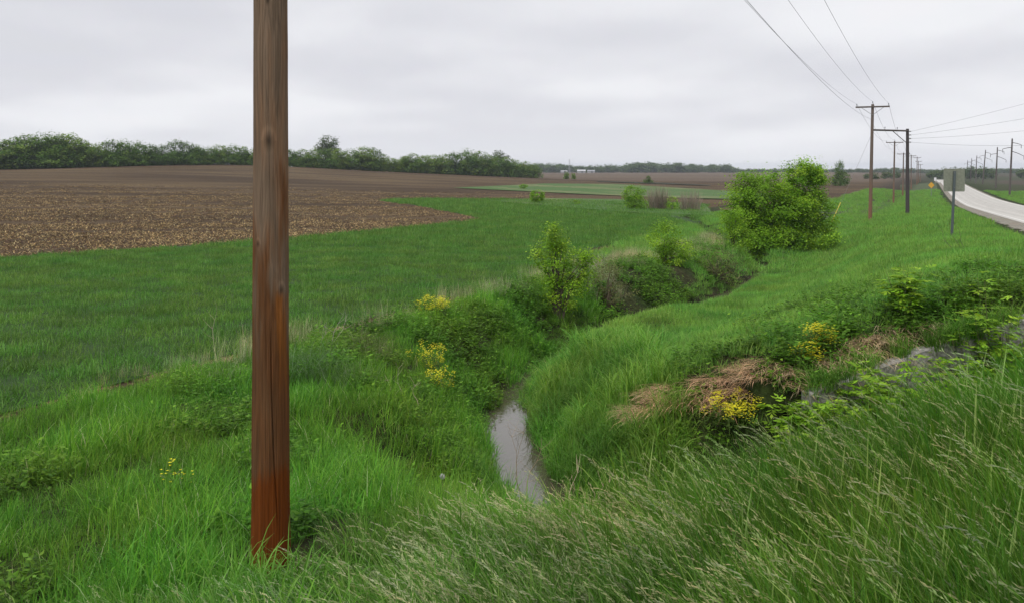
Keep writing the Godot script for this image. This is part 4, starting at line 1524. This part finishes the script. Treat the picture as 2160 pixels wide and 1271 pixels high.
func build_grass() -> void:
	var gm := mat("grass_blades", 0.55, 0.8, null, 1.0, 0.25)
	var dm := mat("dry_grass", 0.85, 0.2, null, 1.0, 0.3)
	var plain := func(x: float, d: float) -> Color:
		var k := 1.0 + 0.45 * patch.get_noise_2d(x * 4.0, d * 4.0) + rng.randf_range(-0.08, 0.08)
		var w := 1.0 + 0.3 * patch.get_noise_2d(x * 2.5 + 70.0, d * 2.5)
		return Color(k * w, k, k * 0.95)
	var green := [Color(0.087, 0.228, 0.026), Color(0.111, 0.271, 0.032), Color(0.070, 0.191, 0.026), Color(0.146, 0.308, 0.052)]
	var bluish := [Color(0.105, 0.237, 0.024), Color(0.138, 0.275, 0.035), Color(0.088, 0.209, 0.020), Color(0.209, 0.352, 0.072)]
	var bright := [Color(0.128, 0.307, 0.028), Color(0.160, 0.344, 0.032), Color(0.095, 0.260, 0.028), Color(0.188, 0.355, 0.052)]
	var straw := [Color(0.43, 0.46, 0.25), Color(0.38, 0.42, 0.20), Color(0.49, 0.48, 0.30)]
	var meadow := [Color(0.164, 0.348, 0.053), Color(0.199, 0.384, 0.061), Color(0.122, 0.299, 0.049), Color(0.234, 0.402, 0.095)]
	var wet := func(x: float, d: float) -> float: return creek_at(x, d).x

	# 1 tall seeding grass on the road bank at the camera's feet
	var v1 := []
	for k in 5:
		var sh := clump(44, 0.14, 0.26, 0.58, 0.006, 0.0135, 0.18, 0.1, 1.2, green + bluish + [Color(0.24, 0.39, 0.085), Color(0.29, 0.43, 0.13)], 4, 0.7)
		panicles(sh, 1, 0.14, 0.46, 0.68, straw, Color(0.16, 0.22, 0.08))
		v1.append(sh.mesh())
	var v1b := []
	for k in 3:
		var sh := clump(34, 0.14, 0.24, 0.5, 0.005, 0.010, 0.18, 0.1, 0.9, bluish + [Color(0.22, 0.35, 0.08), Color(0.27, 0.39, 0.12)], 4, 0.6)
		panicles(sh, 7, 0.15, 0.38, 0.62, straw, Color(0.2, 0.24, 0.1))
		v1b.append(sh.mesh())
	var v1c := []
	for k in 4:
		var sh := clump(36, 0.13, 0.34, 0.74, 0.008, 0.016, 0.14, 0.1, 1.1, green + green + bluish + bluish + [Color(0.24, 0.39, 0.085), Color(0.29, 0.43, 0.13)], 5, 0.75)
		panicles(sh, 1, 0.14, 0.5, 0.76, [Color(0.30, 0.38, 0.16), Color(0.38, 0.42, 0.22)], Color(0.16, 0.27, 0.06))
		v1c.append(sh.mesh())
	var bank := func(x: float, d: float) -> bool:
		# the near bank ends where it drops to the culvert
		var edge := knot([-9.0, -4.0, -2.0, 0.2, 1.4, 3.2, 4.5, 6.0, 9.0], [5.2, 5.6, 6.6, 7.4, 7.4, 7.0, 7.3, 8.2, 9.6], x)
		return d < edge
	var tall := func(x: float, d: float, u: float, s: float) -> float:
		if d < 1.6 or not bank.call(x, d) or u > 3.0 or absf(x + 2.0) < 0.22 and absf(d - 7.3) < 0.22:
			return 0.0
		var k := 0.5 + patch.get_noise_2d(x * 3.0, d * 3.0)
		var near_cam := smoothstep(1.2, 2.6, Vector2(x, d).length())
		if absf(x + 2.0) < 0.6 and d > 6.2:
			return 0.55
		return (0.95 + 0.25 * k) * lerpf(0.45, 1.0, near_cam) * (0.8 if x < -0.5 else 1.0)
	var seedy := func(x: float, d: float, u: float, s: float) -> float:
		var k := patch.get_noise_2d(x * 2.0 + 30.0, d * 2.0) + (0.35 if x > -2.2 and x < 1.6 else -0.05)
		return tall.call(x, d, u, s) if k > 0.05 and x > -2.6 and (x < 1.1 or k > 0.45) else 0.0
	var right_tall := func(x: float, d: float, u: float, s: float) -> float:
		return tall.call(x, d, u, s) if x > 0.9 + 0.5 * patch.get_noise_2d(x * 4.0, d * 4.0) else 0.0
	sow("long_grass", "long green grass blades on the near road bank at lower right", "grass", v1c, gm, places(0, 9, 1.4, 11, 0.17, right_tall, plain, 0.5), "long grass at lower right")
	sow("tall_grass", "tall green grass with drooping seed heads on the near road bank", "grass", v1, gm, places(-7, 9, 1.4, 11, 0.15, tall, plain, 0.5), "tall grass at the camera's feet")
	sow("seeding_grass", "pale tan seed heads of grass at the bottom centre", "grass", v1b, gm, places(-4, 8, 1.6, 11, 0.2, seedy, plain, 0.5), "seeding grass at the bottom")

	# 2 bright verge grass on the left of the creek
	var v2 := []
	for k in 4:
		v2.append(clump(46, 0.2, [0.2, 0.12, 0.28, 0.16][k], [0.44, 0.3, 0.56, 0.36][k], [0.007, 0.01, 0.005, 0.008][k], [0.013, 0.018, 0.009, 0.012][k], [0.4, 0.7, 0.3, 0.5][k], 0.1, [1.2, 1.8, 0.9, 2.2][k], [bright + green, bright, green + straw.slice(0, 1) + bright, green + bluish][k], 3).mesh())
	var verge := func(x: float, d: float, u: float, s: float) -> float:
		if u < -13.25 or u > -3.5 or bank.call(x, d) or s > 40.0 or x > 3.0:
			return 0.0
		var r: float = wet.call(x, d)
		if r < (0.6 if d < 21.0 else (0.3 if absf(d - 35.0) > 5.0 else 0.6)) or s > 13.0 and u > -9.0 and x > 0.4:
			return 0.0
		return (0.85 + 0.8 * patch.get_noise_2d(x * 4.0, d * 4.0)) * (1.0 if u > -12.6 else 0.7)
	sow("verge_grass", "bright green grass on the verge between the grain and creek", "grass", v2, gm, places(-14, 4, 4.5, 34, 0.19, verge, plain), "verge grass left of the creek")
	# wide-bladed bluish grass at the bottom left
	var v2b := []
	for k in 3:
		v2b.append(clump(26, 0.16, 0.4, 0.75, 0.011, 0.019, 0.25, 0.6, 1.9, bluish, 5).mesh())
	var lefty := func(x: float, d: float, u: float, s: float) -> float:
		return 0.9 if bank.call(x, d) and d > 3.0 and x < -0.9 and patch.get_noise_2d(x * 3.0, d * 3.0 + 50.0) > -0.1 else 0.0
	sow("broad_grass", "arching bluish green broad grass at the bottom left", "grass", v2b, gm, places(-7, -0.8, 3, 8, 0.24, lefty, plain), "broad arching grass")

	# 3 smoother grass on the right bank up to the road
	var v3 := []
	for k in 4:
		v3.append(clump(64, 0.28, 0.10, 0.3, 0.009, 0.016, 0.65, 0.1, 1.0, meadow, 3).mesh())
	var slope := func(x: float, d: float, u: float, s: float) -> float:
		if u < -13.4 or u > 3.0 or s < 13.0 or u < -9.5 and s < 40.0 or bank.call(x, d):
			return 0.0
		var c := creek_at(x, d)
		if c.x < (0.62 if d < 21.0 else (0.3 if absf(d - 35.0) > 5.0 else 0.6)) or x > 3.6 and d < 12.7 + (x - 4.2) * 0.36 + 1.66 or u < -4.5 and d > 16.5 and x < TX * s - TD * 8.6 and s < 30.0 and x < 0.2:
			return 0.0
		if d < 17.0 and (Geometry2D.is_point_in_polygon(Vector2(x, d), mat_low) or Geometry2D.is_point_in_polygon(Vector2(x, d), mat_high)) and rng.randf() < 0.85:
			return 0.0
		return 0.95 + 0.35 * patch.get_noise_2d(x * 1.5, d * 1.5)
	sow("bank_grass", "short green grass covering the right creek bank up to the road", "grass", v3, gm, places(-1, 34, 13, 44, 0.27, slope, plain) , "short grass of the right bank")
	var slope2 := func(x: float, d: float, u: float, s: float) -> float:
		if u <= -9.0 and u > -22.0 and not Geometry2D.is_point_in_polygon(Vector2(x, d), crop) and creek_at(x, d).x < 8.0 and creek_at(x, d).x > 0.35:
			return 1.5
		return 1.55 + 0.5 * patch.get_noise_2d(x, d) if u > -9.0 and u < 3.0 and creek_at(x, d).x > 0.4 else 0.0
	sow("bank_grass", "short green grass covering the right creek bank up to the road", "grass", v3, gm, places(3, 62, 44, 105, 0.55, slope2, plain), "short grass of the right bank")
	var slope3 := func(x: float, d: float, u: float, s: float) -> float:
		return 2.2 if u > -16.0 and u < 2.6 or u > 14.5 and u < 40.0 else 0.0
	sow("bank_grass", "short green grass of the far verges on both sides of the road", "grass", v3, gm, places(36, 150, 105, 260, 1.5, slope3, plain), "short grass of the far verges")

	# 4 lush long grass on the nose of the right bank
	var v4 := []
	for k in 3:
		v4.append(clump(60, 0.2, 0.35, 0.75, 0.008, 0.015, 0.3, 0.7, 2.2, bright + bluish + meadow, 5).mesh())
	var nose := func(x: float, d: float, u: float, s: float) -> float:
		var c := creek_at(x, d)
		if c.x < 0.6 or c.x > 3.4 or x < 0.35 or d > 24.0 or d < 12.5 or bank.call(x, d) or Geometry2D.is_point_in_polygon(Vector2(x, d), mat_low):
			return 0.0
		return (0.95 + 0.9 * patch.get_noise_2d(x * 9.0, d * 9.0)) if x < 3.0 else (0.6 if d < 13.2 else 0.0)
	sow("lush_grass", "long overhanging grass on the mound right of the water", "grass", v4, gm, places(0.5, 7, 10, 22, 0.2, nose, plain), "lush grass mound")
	var near_side := func(x: float, d: float, u: float, s: float) -> float:
		return 0.6 if not bank.call(x, d) and d < 13.5 and x > -1.5 and creek_at(x, d).x > 0.8 and d < 12.7 + (x - 4.2) * 0.36 + 1.0 else 0.0
	sow("ditch_grass", "long grass on the slope between the near bank and the water", "grass", v4, gm, places(-1, 11, 8, 15, 0.24, near_side, plain), "grass below the near bank")

	# 5 leafy weeds on the banks
	var v5 := []
	for k in 4:
		var sh := Shape.new()
		for i in 9:
			var base := Vector3(rng.randfn(), 0, rng.randfn()) * 0.12
			var tip := sh.blade(base, rng.randf() * TAU, rng.randf_range(0.25, 0.5), 0.006, 0.2, 0.3, Color(0.1, 0.15, 0.04), 2)
			for e in 10:
				var t := rng.randf_range(0.2, 1.0)
				var la := rng.randf() * TAU
				sh.leaf(base.lerp(tip, t), Vector3(cos(la), rng.randf_range(-0.2, 0.5), sin(la)).normalized(), (Vector3.UP + Vector3(rng.randfn(), 0, rng.randfn()) * 0.4).normalized(), rng.randf_range(0.06, 0.13), rng.randf_range(0.025, 0.055), vary([Color(0.10, 0.235, 0.016), Color(0.135, 0.28, 0.026), Color(0.07, 0.175, 0.014)][rng.randi() % 3], 0.2))
		v5.append(sh.mesh())
	var weeds := func(x: float, d: float, u: float, s: float) -> float:
		var c := creek_at(x, d)
		if c.x < (0.62 if d < 21.0 else (0.3 if absf(d - 35.0) > 5.0 else 0.6)) or bank.call(x, d):
			return 0.0
		var n := patch.get_noise_2d(x * 2.2 + 11.0, d * 2.2)
		if u < -9.0 and u > -13.4 and s > 12.0 and s < 62.0 and c.x < 4.5:
			return 0.95 if n > 0.0 else 0.0
		if u > -4.5 and u < 2.4 and s > 13.5 and s < 24.0 and c.x > 1.55:
			return 0.9 if n > 0.02 and rng.randf() < 0.5 else 0.0
		if x < 0.9 and c.x < 3.6 and d < 22.0 and d > 9.6:
			return 0.75 if n > -0.08 else 0.0
		if u < -5.0 and u > -13.2 and s < 13.0:
			return 0.8 if n > 0.22 else 0.0
		return 0.0
	var crest := func(x: float, d: float, u: float, s: float) -> float:
		var r: float = d - (12.7 + (x - 4.2) * 0.354)
		if x < 4.6 or x > 11.0 or r < (1.5 if x < 7.3 else 1.28) or r > 2.4:
			return 0.0
		return rng.randf_range(0.7, 1.2) if patch.get_noise_2d(x * 5.0, 3.0) > (-0.16 if x < 7.3 else -0.35) else 0.0
	var top_spots := []
	for k in 150:
		var q := rng.randf()
		var p := Vector3(4.75, -3.60, -14.21).lerp(Vector3(6.9, -3.08, -14.98), q * 2.0) if q < 0.5 else Vector3(6.9, -3.08, -14.98).lerp(Vector3(9.9, -2.50, -16.06), q * 2.0 - 1.0)
		if patch.get_noise_2d(q * 160.0, 7.0) < (0.2 if q < 0.5 else 0.02):
			continue
		p += Vector3(rng.randf_range(-0.05, 0.05), -0.06, rng.randf_range(-0.16, -0.02))
		var z := rng.randf_range(0.55, 0.95)
		top_spots.append([Transform3D(Basis(Vector3.UP, rng.randf() * TAU).scaled(Vector3(z, z, z)), p), plain.call(p.x, -p.z)])
	sow("crest_grass", "long green grass hanging over the top of the concrete wall", "grass", v4, gm, top_spots, "grass on the wall crest")
	sow("crest_weeds", "leafy weeds growing along the top of the concrete wall", "weeds", v5, leaf_mat, places(4.5, 11, 13.8, 18, 0.2, crest, plain), "weeds on the wall crest")
	sow("leafy_weeds", "dark leafy weeds crowding the creek banks", "weeds", v5, leaf_mat, places(-13, 22, 5, 58, 0.27, weeds, plain), "leafy weeds on the banks")

	# 6 dry standing grass along the left bank
	var v6 := []
	for k in 3:
		v6.append(clump(34, 0.2, 0.45, 1.05, 0.004, 0.008, 0.2, 0.0, 0.7, straw + [Color(0.33, 0.25, 0.16)], 3).mesh())
	var dry := func(x: float, d: float, u: float, s: float) -> float:
		if creek_at(x, d).x < 1.2:
			return 0.0
		var n := patch.get_noise_2d(x * 1.7 + 90.0, d * 1.7)
		if u > -13.9 and u < -10.5 and s > 30.0 and s < 62.0:
			return 0.7 if n > 0.1 and rng.randf() < 0.7 else 0.0
		if u > -13.7 and u < -12.2 and s > 14.0 and s <= 30.0:
			return 0.7 if n > 0.05 and rng.randf() < 0.6 else 0.0
		if u > -13.9 and u < -13.2 and s <= 14.0:
			return 0.4 if n > 0.1 else 0.0
		return 0.0
	sow("dry_grass", "tan dry grass standing along the left creek bank", "grass", v6, dm, places(-10, 18, 12, 64, 0.3, dry, plain), "dry grass along the bank")
	# silvery drooping grass right of the pole
	var v6b := []
	for k in 2:
		v6b.append(clump(70, 0.25, 0.5, 1.0, 0.005, 0.009, 0.3, 0.8, 2.0, [Color(0.15, 0.24, 0.08), Color(0.11, 0.22, 0.04), Color(0.24, 0.29, 0.16), Color(0.09, 0.19, 0.02)], 4).mesh())
	sow("drooping_grass", "silvery green drooping grass right behind the close pole", "grass", v6b, gm, places(-5.2, -2.6, 15.6, 19.6, 0.36, func(x, d, u, s): return 0.85 + 0.7 * patch.get_noise_2d(x * 6.0, d * 6.0) if creek_at(x, d).x > 1.6 and patch.get_noise_2d(x * 4.0 + 5.0, d * 4.0) > -0.12 else 0.0, plain), "silvery drooping grass")

	# 7 dead brown mats combed down the bank
	var v7 := []
	for k in 3:
		var sh := Shape.new()
		for i in 60:
			sh.blade(Vector3(rng.randf_range(-0.25, 0.25), rng.randf_range(0.01, 0.06), rng.randf_range(-0.2, 0.2)), rng.randfn() * 0.75, rng.randf_range(0.2, 0.5), rng.randf_range(0.005, 0.010), rng.randf_range(1.15, 1.5), rng.randf_range(0.4, 0.9), vary([Color(0.47, 0.35, 0.21), Color(0.37, 0.265, 0.15), Color(0.56, 0.44, 0.29), Color(0.14, 0.24, 0.03)][mini(rng.randi() % 9, 8) % 3 if rng.randf() < 0.93 else 3], 0.2), 3)
		v7.append(sh.mesh())
	var dead := func(x: float, d: float, u: float, s: float) -> float:
		var p := Vector2(x, d)
		if Geometry2D.is_point_in_polygon(p, mat_low):
			return 0.95 if patch.get_noise_2d(x * 11.0, d * 11.0) > -0.28 else 0.0
		if Geometry2D.is_point_in_polygon(p, mat_high):
			return 0.95 if patch.get_noise_2d(x * 11.0, d * 11.0) > -0.28 else 0.0
		return 0.0
	sow("dead_grass", "matted dead brown grass hanging over the bank above the culvert wall", "dead grass", v7, dm, places(2, 8, 13.5, 16.5, 0.14, dead, plain, 0.0, true), "dead grass mats")

	var rim := func(x: float, d: float, u: float, s: float) -> float:
		return 0.55 if absf(u + 13.35 - 0.2 * sin(s * 0.9)) < 0.22 and s < 26.0 and patch.get_noise_2d(x * 5.0, d * 5.0) > -0.2 else 0.0
	sow("straw_litter", "brown straw litter along the near edge of the young grain", "straw", v7, dm, places(-14, 2, 5, 30, 0.2, rim, plain), "straw at the grain edge")

	# 8 young grain
	var v8 := []
	for k in 4:
		v8.append(clump(84, 0.36, 0.10, 0.28, 0.009, 0.016, 0.5, 0.1, 1.5, [Color(0.105, 0.235, 0.035), Color(0.125, 0.265, 0.044), Color(0.088, 0.205, 0.03), Color(0.17, 0.31, 0.08)], 2, 0.0, 0.28).mesh())
	var grain_ := func(x: float, d: float, u: float, s: float) -> float:
		return 1.0 + 0.45 * patch.get_noise_2d(x * 5.0, d * 5.0) if Geometry2D.is_point_in_polygon(Vector2(x, d), crop) else 0.0
	var gp := places(-32, 4, 11, 50, 0.4, grain_, plain)
	places(-18, 20, 50, 90, 0.62, func(x, d, u, s): return 1.5 if Geometry2D.is_point_in_polygon(Vector2(x, d), crop) else 0.0, plain, 0.0, false, gp)
	places(-20, 30, 90, 137, 1.0, func(x, d, u, s): return 2.0 if Geometry2D.is_point_in_polygon(Vector2(x, d), crop) else 0.0, plain, 0.0, false, gp)
	sow("young_grain", "dense young green grain of the field left of the creek", "grain", v8, gm, gp, "young grain plants")
